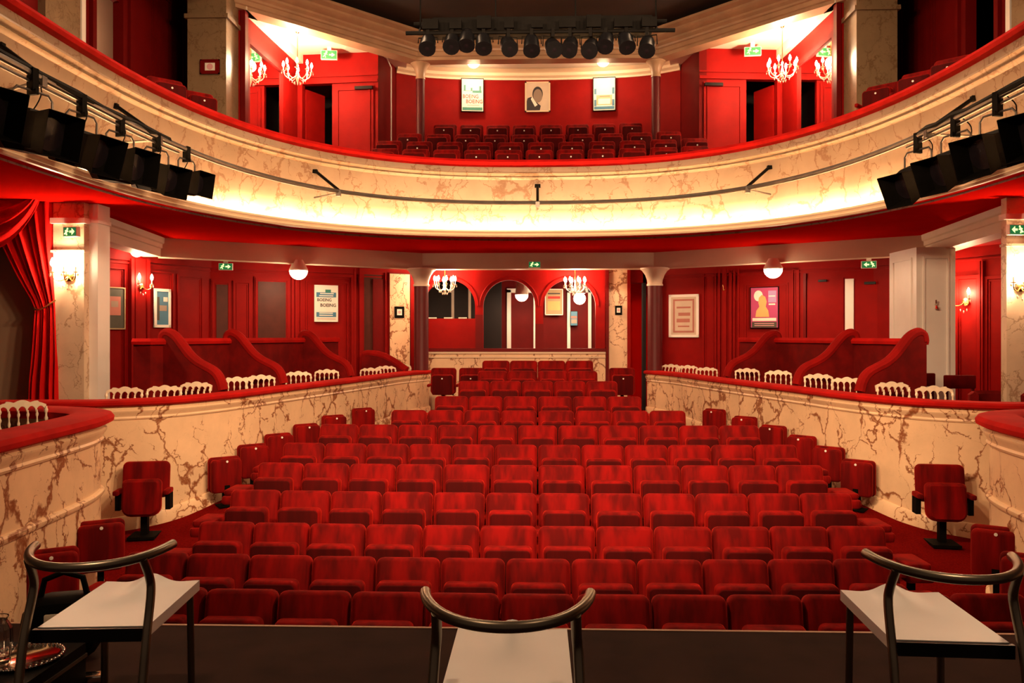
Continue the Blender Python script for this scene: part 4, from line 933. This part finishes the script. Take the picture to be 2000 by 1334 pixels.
X, Y, Z = atY(1992, 10.29, 560); sconce((X, Y, Z), 0, 'very bright crystal wall lamp on the right marbled pilaster', 36, 1.15, 3)
p = Wn.P(Wn.u(268), 0.1); sconce((p.x, p.y, Wn.z(268, 560)), Wn.rz, 'crystal wall lamp on the red pilaster between the left corridor pictures', 18)
p = Wn2.P(Wn2.u(1888), 0.02); sconce((p.x, p.y, Wn2.z(1888, 590)), Wn2.rz, 'crystal wall lamp on the red wall right of the broad white pilaster', 32, 1.2)
p = Wf2.P(Wf2.u(1416), 0.07); t = thing('wall_hook', 'small unlit brass wall bracket between the two right corridor posters', 'wall bracket', (p.x, p.y, Wf2.z(1416, 566)), Wf2.rz)
MB().lathe([(0.001, 0), (0.025, 0.003), (0.015, 0.02)], 10, RX(PI / 2)).build('plate', GOLD, t); MB().tube([(0, -0.01, 0), (0.01, -0.06, 0.02), (0, -0.06, 0.1)], 0.007, 6).build('arm', GOLD, t)

# ================================================================== EXIT SIGNS
def exitsign(loc, rz, label, w_=0.21, h=0.125, flip=1, hang=None):
    t = thing('exit_sign', label, 'exit sign', loc, rz, 'green exit signs')
    MB().bx(-w_ / 2, w_ / 2, -0.03, 0.03, -h / 2, h / 2).build('housing', WHITE, t, 0); MB().bx(-w_ / 2 + 0.008, w_ / 2 - 0.008, -0.034, -0.03, -h / 2 + 0.008, h / 2 - 0.008).build('face', EXITD, t, 0)
    if hang: MB().bx(-0.04, 0.04, -0.008, 0.008, h / 2, hang - loc[2]).build('hanger', WHITE, t, 0)
    s = h; f = flip * w_ / 0.3
    man = MB(); man.lathe([(0.001, -0.001), (0.016 * s / 0.15, 0), (0.001, 0.001)], 10, TR(f * -0.045, -0.036, 0.045 * s / 0.15) @ RX(PI / 2))
    for (a, b_, r) in (((-0.055, 0.025), (-0.075, -0.01), 0.011), ((-0.075, -0.01), (-0.06, -0.05), 0.008), ((-0.075, -0.01), (-0.11, -0.035), 0.008), ((-0.055, 0.025), (-0.03, 0.0), 0.006), ((-0.06, 0.025), (-0.095, 0.012), 0.006)):
        man.tube([(f * a[0], -0.036, a[1] * s / 0.15), (f * b_[0], -0.036, b_[1] * s / 0.15)], r, 6)
    man.build('running_figure', EXITG, t)
    MB().prism([(f * 0.0, 0.012), (f * 0.05, 0.012), (f * 0.05, 0.04), (f * 0.11, 0.0), (f * 0.05, -0.04), (f * 0.05, -0.012), (f * 0.0, -0.012)], 0.004, TR(0, -0.036, 0)).build('arrow', EXITG, t, 0)
X, Y, Z = atY(140, 10.22, 453); exitsign((X, Y, Z), -0.25, 'green exit sign on the left marbled pilaster above the bright lamp')
X, Y, Z = atY(1983, 10.22, 449); exitsign((X, Y, Z), 0.2, 'green exit sign on the right marbled pilaster above the bright lamp', flip=-1)
X, Y, Z = atY(441, 15.25, 521); exitsign((X, Y, Z), 0.2, 'green exit sign hanging over the left corridor door', 0.25, 0.13, hang=2.96)
X, Y, Z = atY(1044, 16.9, 517); exitsign((X, Y, Z), 0.0, 'green exit sign on the beam above the middle arch', 0.25, 0.13)
X, Y, Z = atY(1697, 14.9, 517); exitsign((X, Y, Z), -0.2, 'green exit sign hanging over the right corridor doors', 0.25, 0.13, -1, hang=2.96)
X, Y, Z = atY(643, 16.3, 108); exitsign((X, Y, Z), 0.1, 'green exit sign in the upper left gallery beside the chandelier', 0.32, 0.18, hang=7.28)
X, Y, Z = atY(1470, 16.3, 101); exitsign((X, Y, Z), -0.1, 'green exit sign in the upper right gallery beside the chandelier', 0.32, 0.17, hang=7.28)

# ================================================================== POSTERS AND PICTURES
def rects(t, lst, d=0.022):
    """flat print: (x0, x1, z0, z1, ink, name) in poster coordinates"""
    for i, (x0, x1, z0, z1, m_, nm) in enumerate(lst): MB().bx(x0, x1, -d - 0.0006 * (i + 1), -d + 0.002, z0, z1).build(nm, m_, t, 0)
def poster(loc, rz, w_, h, label, frame, paper, fw=0.015, cat='poster'):
    t = thing('framed_poster', label, cat, loc, rz)
    MB().bx(-w_ / 2, w_ / 2, -0.02, 0, -h / 2, h / 2).build('sheet', paper, t, 0)
    fr = MB(); 
    for x in (-1, 1): fr.bx(x * w_ / 2 - (fw if x > 0 else 0), x * w_ / 2 + (fw if x < 0 else 0), -0.03, 0, -h / 2, h / 2)
    for z in (-1, 1): fr.bx(-w_ / 2, w_ / 2, -0.03, 0, z * h / 2 - (fw if z > 0 else 0), z * h / 2 + (fw if z < 0 else 0))
    fr.build('frame', frame, t, 0)
    return t
def word(t, s, mat, x, z, wd=None, ht=None, d=0.024, rot=0): return inst('lettering', text_mesh(s, mat, wd, ht), t, (x, -d, z), (0, rot, 0))
# lower left blue and white playbill
p = Wf.P(Wf.u(635), 0.055); W1, H1 = 0.50, 0.76; zc = Wf.z(635, 593)
t = poster((p.x, p.y, zc), Wf.rz, W1, H1, 'blue and white BOEING BOEING poster on the left corridor wall', WHITE, PAPER)
rects(t, [(-0.02, 0.10, 0.23, 0.29, I_TEAL, 'teal_block'), (-0.21, 0.21, 0.13, 0.23, I_BLUE, 'blue_band'), (-0.13, 0.16, 0.195, 0.215, PAPER, 'pale_line'), (-0.15, 0.15, 0.15, 0.17, PAPER, 'pale_line'),
          (-0.21, 0.21, -0.28, -0.18, I_BLUE, 'blue_band'), (-0.15, 0.14, -0.21, -0.19, PAPER, 'pale_line'), (-0.15, 0.14, -0.255, -0.235, PAPER, 'pale_line'), (-0.2, 0.2, -0.325, -0.315, I_FADE, 'small_print_line')])
word(t, 'BOEING', I_BLACK, -0.04, 0.075, 0.30, 0.065); word(t, 'BOEING', I_BLACK, 0.04, -0.035, 0.33, 0.07)
# balcony posters
def onback(px, py):
    X, Y = atY(px, 18.05); return (X, Y - 0.0, zat(X, Y, py))
X, Y, Z = onback(923, 187); H2 = 0.74; W2_ = 0.50
t = poster((X, Y - 0.03, Z), math.radians(6), W2_, H2, 'teal and red BOEING BOEING poster on the balcony back wall', BLACK, PAPER)
rects(t, [(-0.20, 0.20, 0.09, 0.10, I_TEAL, 'teal_line'), (-0.19, -0.15, 0.09, 0.22, I_TEAL, 'teal_mark'), (0.0, 0.20, 0.05, 0.10, I_TEAL, 'teal_block'), (-0.04, 0.0, 0.09, 0.16, I_TEAL, 'teal_mark'), (0.15, 0.19, 0.10, 0.2, I_TEAL, 'teal_mark'),
          (-0.22, 0.22, -0.335, -0.27, I_TEAL, 'teal_band'), (-0.12, 0.15, -0.225, -0.218, I_GREY, 'small_print_line')])
word(t, 'BOEING', I_RED, -0.04, -0.03, 0.34, 0.085); word(t, 'BOEING', I_RED, 0.04, -0.14, 0.36, 0.085)
X, Y, Z = onback(1180, 185)
t = poster((X, Y - 0.03, Z), math.radians(-6), W2_, H2, 'pale blue and orange poster on the balcony back wall', BLACK, PAPER)
rects(t, [(-0.22, -0.17, 0.0, 0.12, I_BLUE, 'blue_edge'), (0.17, 0.22, 0.0, 0.14, I_BLUE, 'blue_edge'), (-0.17, 0.17, -0.24, -0.02, I_ORANGE, 'orange_field'), (-0.13, 0.13, -0.22, -0.10, PAPER, 'pale_field'), (-0.1, 0.12, -0.055, -0.045, I_RED, 'red_line'),
          (-0.22, -0.17, -0.26, -0.12, I_BLUE, 'blue_corner'), (0.17, 0.22, -0.26, -0.12, I_BLUE, 'blue_corner'), (-0.22, 0.22, -0.33, -0.27, I_BLUE, 'blue_band')])
X, Y, Z = onback(1050, 187)
t = poster((X, Y + 0.10, Z), 0, 0.56, 0.67, 'framed grey portrait photograph of a man in a dark suit on the balcony wall', MOULD, I_BACK, 0.03, 'picture')
def disc(t, x, z, rx, rz_, m_, nm, d):
    MB().prism([(x + rx * math.cos(2 * PI * i / 24), z + rz_ * math.sin(2 * PI * i / 24)) for i in range(24)], 0.002, TR(0, -d, 0)).build(nm, m_, t, 0)
MB().prism([(-0.24, -0.30), (0.05, -0.30), (0.07, -0.2), (0.0, -0.14), (-0.14, 0.0), (-0.22, -0.03), (-0.24, -0.1)], 0.002, TR(0, -0.0225, 0)).build('dark_suit', I_BLACK, t, 0)
MB().prism([(-0.06, -0.22), (0.0, -0.18), (-0.12, -0.0), (-0.15, -0.05)], 0.002, TR(0, -0.0235, 0)).build('shirt_collar', PAPER, t, 0)
disc(t, 0.0, 0.06, 0.115, 0.165, I_BLACK, 'hair', 0.0232); disc(t, 0.005, 0.02, 0.10, 0.15, I_SKIN, 'face', 0.0245)
# right corridor
p = Wf2.P(Wf2.u(1337), 0.03); zc = Wf2.z(1337, 617)
t = poster((p.x, p.y, zc), Wf2.rz, 0.68, 0.92, 'faded red print in a wide white frame on the right corridor wall', WHITE, I_BACK, 0.055)
rects(t, [(-0.24, 0.24, -0.36, 0.36, I_FADE, 'faded_print'), (-0.20, 0.20, -0.32, 0.32, I_BACK, 'pale_print'), (-0.16, 0.16, 0.16, 0.20, I_FADE, 'print_line'), (-0.12, 0.15, 0.0, 0.07, I_FADE, 'print_line'), (-0.16, 0.14, -0.14, -0.06, I_FADE, 'print_line'), (-0.13, 0.13, -0.24, -0.21, I_FADE, 'print_line')])
p = Wf2.P(Wf2.u(1495), 0.055); zc = Wf2.z(1495, 601)
t = poster((p.x, p.y, zc), Wf2.rz, 0.58, 0.84, 'pink and magenta show poster with a golden figure on the right corridor wall', BLACK, I_MAG)
rects(t, [(0.08, 0.24, 0.10, 0.34, I_LILAC, 'lilac_field'), (0.09, 0.22, 0.22, 0.24, PAPER, 'small_print_line'), (0.09, 0.22, 0.05, 0.08, PAPER, 'small_print_line'), (-0.24, 0.24, -0.27, -0.21, PAPER, 'title_line'), (-0.25, 0.25, -0.40, -0.29, I_DKGREEN, 'dark_foot'), (-0.2, 0.2, -0.33, -0.315, I_PINK, 'small_print_line'), (-0.2, 0.2, -0.37, -0.355, I_PINK, 'small_print_line')])
MB().prism([(-0.18, -0.19), (0.10, -0.19), (0.08, -0.06), (0.03, 0.02), (0.05, 0.12), (0.02, 0.22), (-0.05, 0.26), (-0.11, 0.2), (-0.12, 0.1), (-0.10, 0.02), (-0.16, -0.06)], 0.002, TR(0, -0.0245, 0)).build('golden_figure', I_OCH, t, 0)
disc(t, -0.12, 0.24, 0.09, 0.11, PAPER, 'pale_glow', 0.0235)
# left corridor pictures
p = Wn.P(Wn.u(218), 0.04); zc = Wn.z(218, 602)
t = poster((p.x, p.y, zc), Wn.rz, 0.44, 0.72, 'dark greenish picture beside the white left pilaster', I_SEPIA, I_DKGREEN, 0.02, 'picture'); rects(t, [(-0.12, 0.13, -0.12, 0.2, I_FADE, 'red_figure'), (-0.06, 0.08, 0.02, 0.12, I_GREY, 'grey_shape')])
p = Wn.P(Wn.u(313), 0.04); zc = Wn.z(313, 602)
t = poster((p.x, p.y, zc), Wn.rz, 0.36, 0.70, 'blue picture in a wide white frame on the left corridor wall', WHITE, I_BLUE, 0.05, 'picture'); rects(t, [(-0.08, 0.09, -0.05, 0.05, I_GREY, 'grey_shape'), (-0.12, -0.07, -0.22, 0.2, I_DKGREEN, 'dark_strip'), (0.02, 0.11, 0.12, 0.2, PAPER, 'pale_shape')])
# foyer poster
X, Y, Z = atY(1082, 20.0, 590)
t = poster((X, Y, Z), 0, 0.44, 0.64, 'sepia poster with red letters in the foyer behind the right arch', WHITE, I_SEPIA, 0.02); rects(t, [(-0.15, 0.15, 0.08, 0.14, I_RED, 'red_letters_line'), (-0.15, 0.15, 0.19, 0.22, I_BLACK, 'print_line'), (-0.15, 0.15, -0.2, 0.02, I_OCH, 'pale_print')])
X, Y, Z = atY(1121, 20.05, 622); t = poster((X, Y, Z), 0, 0.18, 0.36, 'narrow dark notice behind the right arch', BLACK, I_BLUE, 0.01, 'picture'); rects(t, [(-0.07, 0.07, 0.0, 0.06, I_FADE, 'print_line'), (-0.07, 0.07, -0.12, -0.02, I_GREY, 'print_line')])
# three small black-framed notices on the pilasters
def notice(loc, rz, w_, h, label, frame):
    t = poster(loc, rz, w_, h, label, frame, frame, 0.02, 'notice'); k = 0.26
    MB().bx(-w_ * k, w_ * k, -0.025, -0.018, -h * k, h * k).build('paper', PAPER, t, 0)
    disc(t, 0, 0, w_ * 0.16, w_ * 0.16, I_PINK, 'printed_mark', 0.026)
p = Wf.P(Wf.u(776), 0.1); notice((p.x, p.y, Wf.z(776, 610)), Wf.rz, 0.22, 0.25, 'small black-framed notice on the left marbled pilaster beside the column', BLACK)
X, Y, Z = atY(1208, 17.84, 606); notice((X, Y, Z), 0, 0.15, 0.20, 'small dark-framed notice on the marbled pilaster right of the arches', BLACK)
X, Y, Z = atY(411, 13.39, 131); notice((X, Y, Z), 0, 0.32, 0.24, 'small red-framed notice on the upper left marbled pillar', REDD)
# ================================================================== CURTAIN OF THE LEFT STAGE BOX
t = thing('box_curtain', 'red velvet curtain tied back beside the left marbled pilaster', 'curtain')
YC = 10.30
def cx(px): return kx(px) * YC
def zc_(py): return CAMZ + (HOR - py) / 1600 * dep(-6, YC)
Lft = [(372, -60), (430, -25), (490, 5), (530, 25), (560, 42), (585, 58), (605, 66), (630, 64), (680, 62), (740, 58), (800, 56)]
Rgt = [(372, 100), (490, 103), (605, 108), (700, 113), (800, 116)]
def interp(tab, y):
    for (a, xa), (b_, xb) in zip(tab, tab[1:]):
        if y <= b_: return lerp(xa, xb, (y - a) / (b_ - a))
    return tab[-1][1]
rows = []
for j in range(60):
    py = lerp(372, 812, j / 59); l, r_ = cx(interp(Lft, py)), cx(interp(Rgt, py)); row = []
    amp = 0.025 + 0.06 * min(1, abs(py - 605) / 150)
    for i in range(90):
        s = i / 89; row.append((lerp(l, r_, s) , YC + amp * math.sin(2 * PI * 7 * s + 0.6 * math.sin(py / 60)) + 0.4 * amp * math.sin(2 * PI * 3 * s + 1), zc_(py)))
    rows.append(row)
MB().grid(rows).build('drape', CURTV, t, 180)
rows = []
for j in range(34):
    v = j / 33; row = []
    for i in range(40):
        s = i / 39
        px = lerp(-140, 92, s); base = lerp(375, 378, s); sag = (1 - (2 * s - 1.0) ** 2) if s > 0 else 0
        hang = 118 * (max(0, 1 - ((s - 0.52) / 0.5) ** 2)) ** 0.8
        py = base + v * hang
        row.append((cx(px), YC - 0.16 - 0.06 * math.sin(PI * v) + 0.035 * math.sin(2 * PI * 4.5 * v), zc_(py)))
    rows.append(row)
MB().grid(rows).build('swag', CURTV, t, 180)
tb_ = [(cx(66), YC + 0.02, zc_(598)), (cx(78), YC - 0.10, zc_(605)), (cx(92), YC - 0.10, zc_(603)), (cx(108), YC, zc_(586))]
MB().tube(catmull(tb_, 5), 0.012, 8).build('tie_back', GOLD, t)

# ================================================================== LIGHTING BARS AND SPOTLIGHTS
PIPE = ucurve(4.32, 5.85, y0=3.0, n=96)
PZ = 3.74
lb = thing('lighting_bar', 'long curved steel lighting bar in front of the balcony', 'lighting bar')
MB().tube([(x, y, PZ) for x, y in PIPE], 0.034, 10).build('pipe', STEEL, lb)
MB().tube([(x * 0.995, y - 0.02, PZ - 0.05) for x, y in PIPE if abs(x) > 3.9], 0.010, 6) if False else None
def parapet_pt(x, y):  # point on the parapet behind a bar point, at height 4.05
    c = ucurve(4.90, 6.43, n=144); return min(c, key=lambda q: (q[0] - x) ** 2 + (q[1] - y) ** 2)
BR = [(95, 5.9), (312, None), (665, None), (1062, None), (1455, None), (1820, None), (2040, None)]
for px in (108, 315, 663, 1062, 1457, 1822):
    q = min((p for p in PIPE if p[1] > 5), key=lambda p: abs(p[0] / p[1] - kx(px)) + (0 if (p[0] < 0) == (px < 1050) or px == 1062 else 9))
    w_ = parapet_pt(*q); d = Vector((q[0] - w_[0], q[1] - w_[1])); dn = d.normalized() if d.length else Vector((0, -1))
    mbk = MB().tube([(w_[0], w_[1], 4.12), (w_[0] + dn.x * 0.05, w_[1] + dn.y * 0.05, 4.12), (q[0], q[1], PZ + 0.02)], 0.024, 6)
    k = mbk.build('bracket_arm', BLACK, lb); MB().box((w_[0], w_[1], 4.13), (0.1, 0.06, 0.06)).build('wall_plate', BLACK, k, 0)
    MB().box((q[0], q[1], PZ - 0.03), (0.07, 0.07, 0.09)).build('clamp', STEEL, k, 0)
    MB().tube([(w_[0], w_[1], PZ - 0.03), (q[0], q[1], PZ - 0.03)], 0.014, 6).build('lower_stay', STEEL, k)
# taped cable bundles along the two ends of the bar
for sgn, S in ((-1, 'left'), (1, 'right')):
    pts = [(x + sgn * 0.015 * math.sin(y * 9), y, PZ + 0.03 + 0.014 * math.sin(y * 14)) for x, y in PIPE if x * sgn > 0 and 3.0 < y < 9.4 and abs(x) > 4.1]
    ml = MB().tube(pts, [0.028 + 0.016 * abs(math.sin(i * 1.7)) for i in range(len(pts))], 8); ml.build('cable_bundle', BLACK, lb)
    MB().tube([(x, y, PZ - 0.075) for x, y in PIPE if x * sgn > 0 and 3.0 < y < 9.6 and abs(x) > 4.0], 0.014, 6).build('lower_rail', STEEL, lb)
def fresnel(loc, rz, tilt, S, label, doors=True, body=BLACK):
    t = thing('theatre_spotlight', label, 'spotlight', loc, rz, 'spotlights on the balcony bar')
    M = RX(tilt)  # beam along -Y
    hb = MB(); sec = lambda w_, h, y: [(x * w_, y, z * h - 0.0) for x, z in ((-1, -0.7), (-0.7, -1), (0.7, -1), (1, -0.7), (1, 0.7), (0.7, 1), (-0.7, 1), (-1, 0.7))]
    sqr = lambda w_, y: [(x * w_, y, z * w_) for x, z in ((-1, -0.97), (-0.97, -1), (0.97, -1), (1, -0.97), (1, 0.97), (0.97, 1), (-0.97, 1), (-1, 0.97))]
    D0 = -0.42 * S
    M2 = TR(0, 0, D0) @ M
    hb.rings([sec(0.10 * S, 0.11 * S, 0.26 * S), sec(0.14 * S, 0.15 * S, 0.20 * S), sec(0.14 * S, 0.15 * S, -0.06 * S), sqr(0.13 * S, -0.09 * S), sqr(0.13 * S, -0.145 * S)], M=M2); hb.build('housing', body, t, 25)
    MB().rings([sec(0.143 * S, 0.153 * S, 0.19 * S), sec(0.143 * S, 0.153 * S, 0.12 * S)], M=M2).build('metal_band', GUN, t, 25)
    MB().lathe([(0.115 * S, 0), (0.118 * S, 0.02), (0.10 * S, 0.02), (0.001, 0.035)], 20, M2 @ TR(0, -0.14 * S, 0) @ RX(PI / 2)).build('lens', DGLASS, t)
    if doors:
        for (ax, sg_) in (('x', -1), ('x', 1), ('z', -1), ('z', 1)):
            q = 0.125 * S; e = 0.155 * S; y0, y1 = -0.14 * S, -0.29 * S
            if ax == 'x': pts = [(sg_ * q, y0, -q), (sg_ * q, y0, q), (sg_ * e, y1, e), (sg_ * e, y1, -e)]
            else: pts = [(-q, y0, sg_ * q), (q, y0, sg_ * q), (e, y1, sg_ * e), (-e, y1, sg_ * e)]
            th = (0.004 * sg_, 0, 0) if ax == 'x' else (0, 0, 0.004 * sg_)
            vs = pts + [tuple(a + b_ for a, b_ in zip(p, th)) for p in pts]
            MB().add(vs, [(0, 1, 2, 3), (7, 6, 5, 4), (0, 4, 5, 1), (1, 5, 6, 2), (2, 6, 7, 3), (3, 7, 4, 0)], M2).build('barn_door', body, t, 0)
    MB().tube([(-0.165 * S, 0, D0), (-0.165 * S, 0, -0.17 * S), (-0.13 * S, 0, -0.13 * S), (0.13 * S, 0, -0.13 * S), (0.165 * S, 0, -0.17 * S), (0.165 * S, 0, D0)], 0.011, 8).build('yoke', STEEL if doors else BLACK, t)
    MB().bx(-0.03, 0.03, -0.035, 0.035, -0.13 * S, 0.035).bx(-0.015, 0.015, -0.05, 0.05, -0.16 * S, -0.12 * S).build('clamp', BLACK, t, 0)
    MB().tube(catmull([(0.03, 0.02, 0.02), (0.12 * S, 0.06, -0.1 * S), (0.07 * S, 0.1, -0.25 * S), (0.03 * S, 0.15 * S, D0 + 0.12 * S)], 5), 0.006, 6).build('cable', BLACK, t)
def barpt(Y, sgn): return min((p for p in PIPE if p[0] * sgn > 0), key=lambda p: abs(p[1] - Y))
LS = [(9.75, 0.95, 1.35, 0.15), (9.1, 1.1, 1.25, 0.25), (8.35, 1.15, 1.3, 0.15), (7.6, 1.15, 1.35, 0.3), (6.85, 1.2, 1.3, 0.2), (6.1, 1.2, 1.2, 0.25)]
for i, (Y, S, rz, tl) in enumerate(LS):
    p = barpt(Y, -1); xx = -4.30 if Y < 8 else p[0]
    fresnel((xx, Y, PZ), rz, tl, S, 'black spotlight on the left end of the balcony bar, %s from the bar centre' % ORD[i], True)
RS = [(9.35, 1.2, -1.25, 0.4), (8.6, 1.2, -1.3, 0.35), (7.8, 1.2, -1.25, 0.3), (7.0, 1.2, -1.2, 0.3)]
for i, (Y, S, rz, tl) in enumerate(RS):
    p = barpt(Y, 1); xx = 4.30 if Y < 8 else p[0]
    fresnel((xx, Y, PZ), rz, tl, S, 'black spotlight on the right end of the balcony bar, %s from the bar centre' % ORD[i], True)
# rig hanging high in the middle
rig = thing('lighting_rig', 'dark hanging lighting rig high in the middle of the hall', 'lighting rig')
YR = 9.6
zr = zat(0, YR, 62)
MB().tube([(-1.55, YR, zr), (1.6, YR, zr)], 0.025, 8).build('lower_pipe', BLACK, rig); MB().tube([(-1.5, YR + 0.3, zr + 0.22), (1.55, YR + 0.3, zr + 0.22)], 0.025, 8).build('upper_pipe', BLACK, rig)
MB().bx(-1.25, 1.35, YR + 0.1, YR + 0.3, zr + 0.02, zr + 0.22).build('cable_tray', BLACK, rig, 0)
for i in range(9): MB().bx(-1.35 + 0.32 * i, -1.35 + 0.32 * i + random.uniform(0.1, 0.22), YR - 0.06, YR + 0.12, zr + 0.03, zr + random.uniform(0.08, 0.2)).build('connector_box', BLACK, rig, 0)
for x in (-1.4, -0.5, 0.45, 1.4): MB().tube([(x, YR, zr), (x, YR + 0.3, zr + 0.22)], 0.014, 6).build('cross_brace', BLACK, rig); MB().tube([(x, YR + 0.15, zr + 0.1), (x, YR + 0.15, 7.75)], 0.010, 6).build('hanger', BLACK, rig)
PX = [(836, 84), (883, 82), (912, 76), (944, 82), (992, 88), (1038, 86), (1079, 91), (1114, 89), (1154, 92), (1184, 80), (1222, 80), (1264, 88)]
for i, (px, py) in enumerate(PX):
    X, Y, Z = atY(px, YR, py); t = thing('par_spotlight', 'black lamp hanging from the upper rig, %s from the left' % ORD[i], 'spotlight', (X, YR, zr), random.uniform(-0.3, 0.3), 'lamps on the upper rig')
    h = Z - zr; tl = random.uniform(0.55, 1.0)
    M2 = TR(0, 0, h) @ RX(tl)
    MB().lathe([(0.05, 0.14), (0.075, 0.10), (0.092, 0.02), (0.092, -0.10), (0.10, -0.10), (0.10, -0.13), (0.085, -0.13)], 16, M2 @ RX(-PI / 2)).build('can', BLACKS, t)
    MB().lathe([(0.085, 0), (0.05, 0.012), (0.001, 0.018)], 16, M2 @ TR(0, -0.115, 0) @ RX(PI / 2)).build('lens', DGLASS, t)
    MB().tube([(-0.115, 0, h), (-0.11, 0, -0.06), (0.11, 0, -0.06), (0.115, 0, h)], 0.008, 6).build('yoke', BLACK, t); MB().bx(-0.02, 0.02, -0.03, 0.03, -0.07, 0.03).build('clamp', BLACK, t, 0)
# white pipe on the balcony wall
X0, Y0 = atY(764, 17.0); q = zat(X0, Y0, 132)
tag(MB().tube([(X0 - 0.12, Y0, zat(X0, Y0, 108)), (X0, Y0, q), (X0, Y0, 4.9)], 0.014, 8).build('wall_pipe', WHITE), 'thin white pipe running down the red wall left of the balcony column', 'pipe')
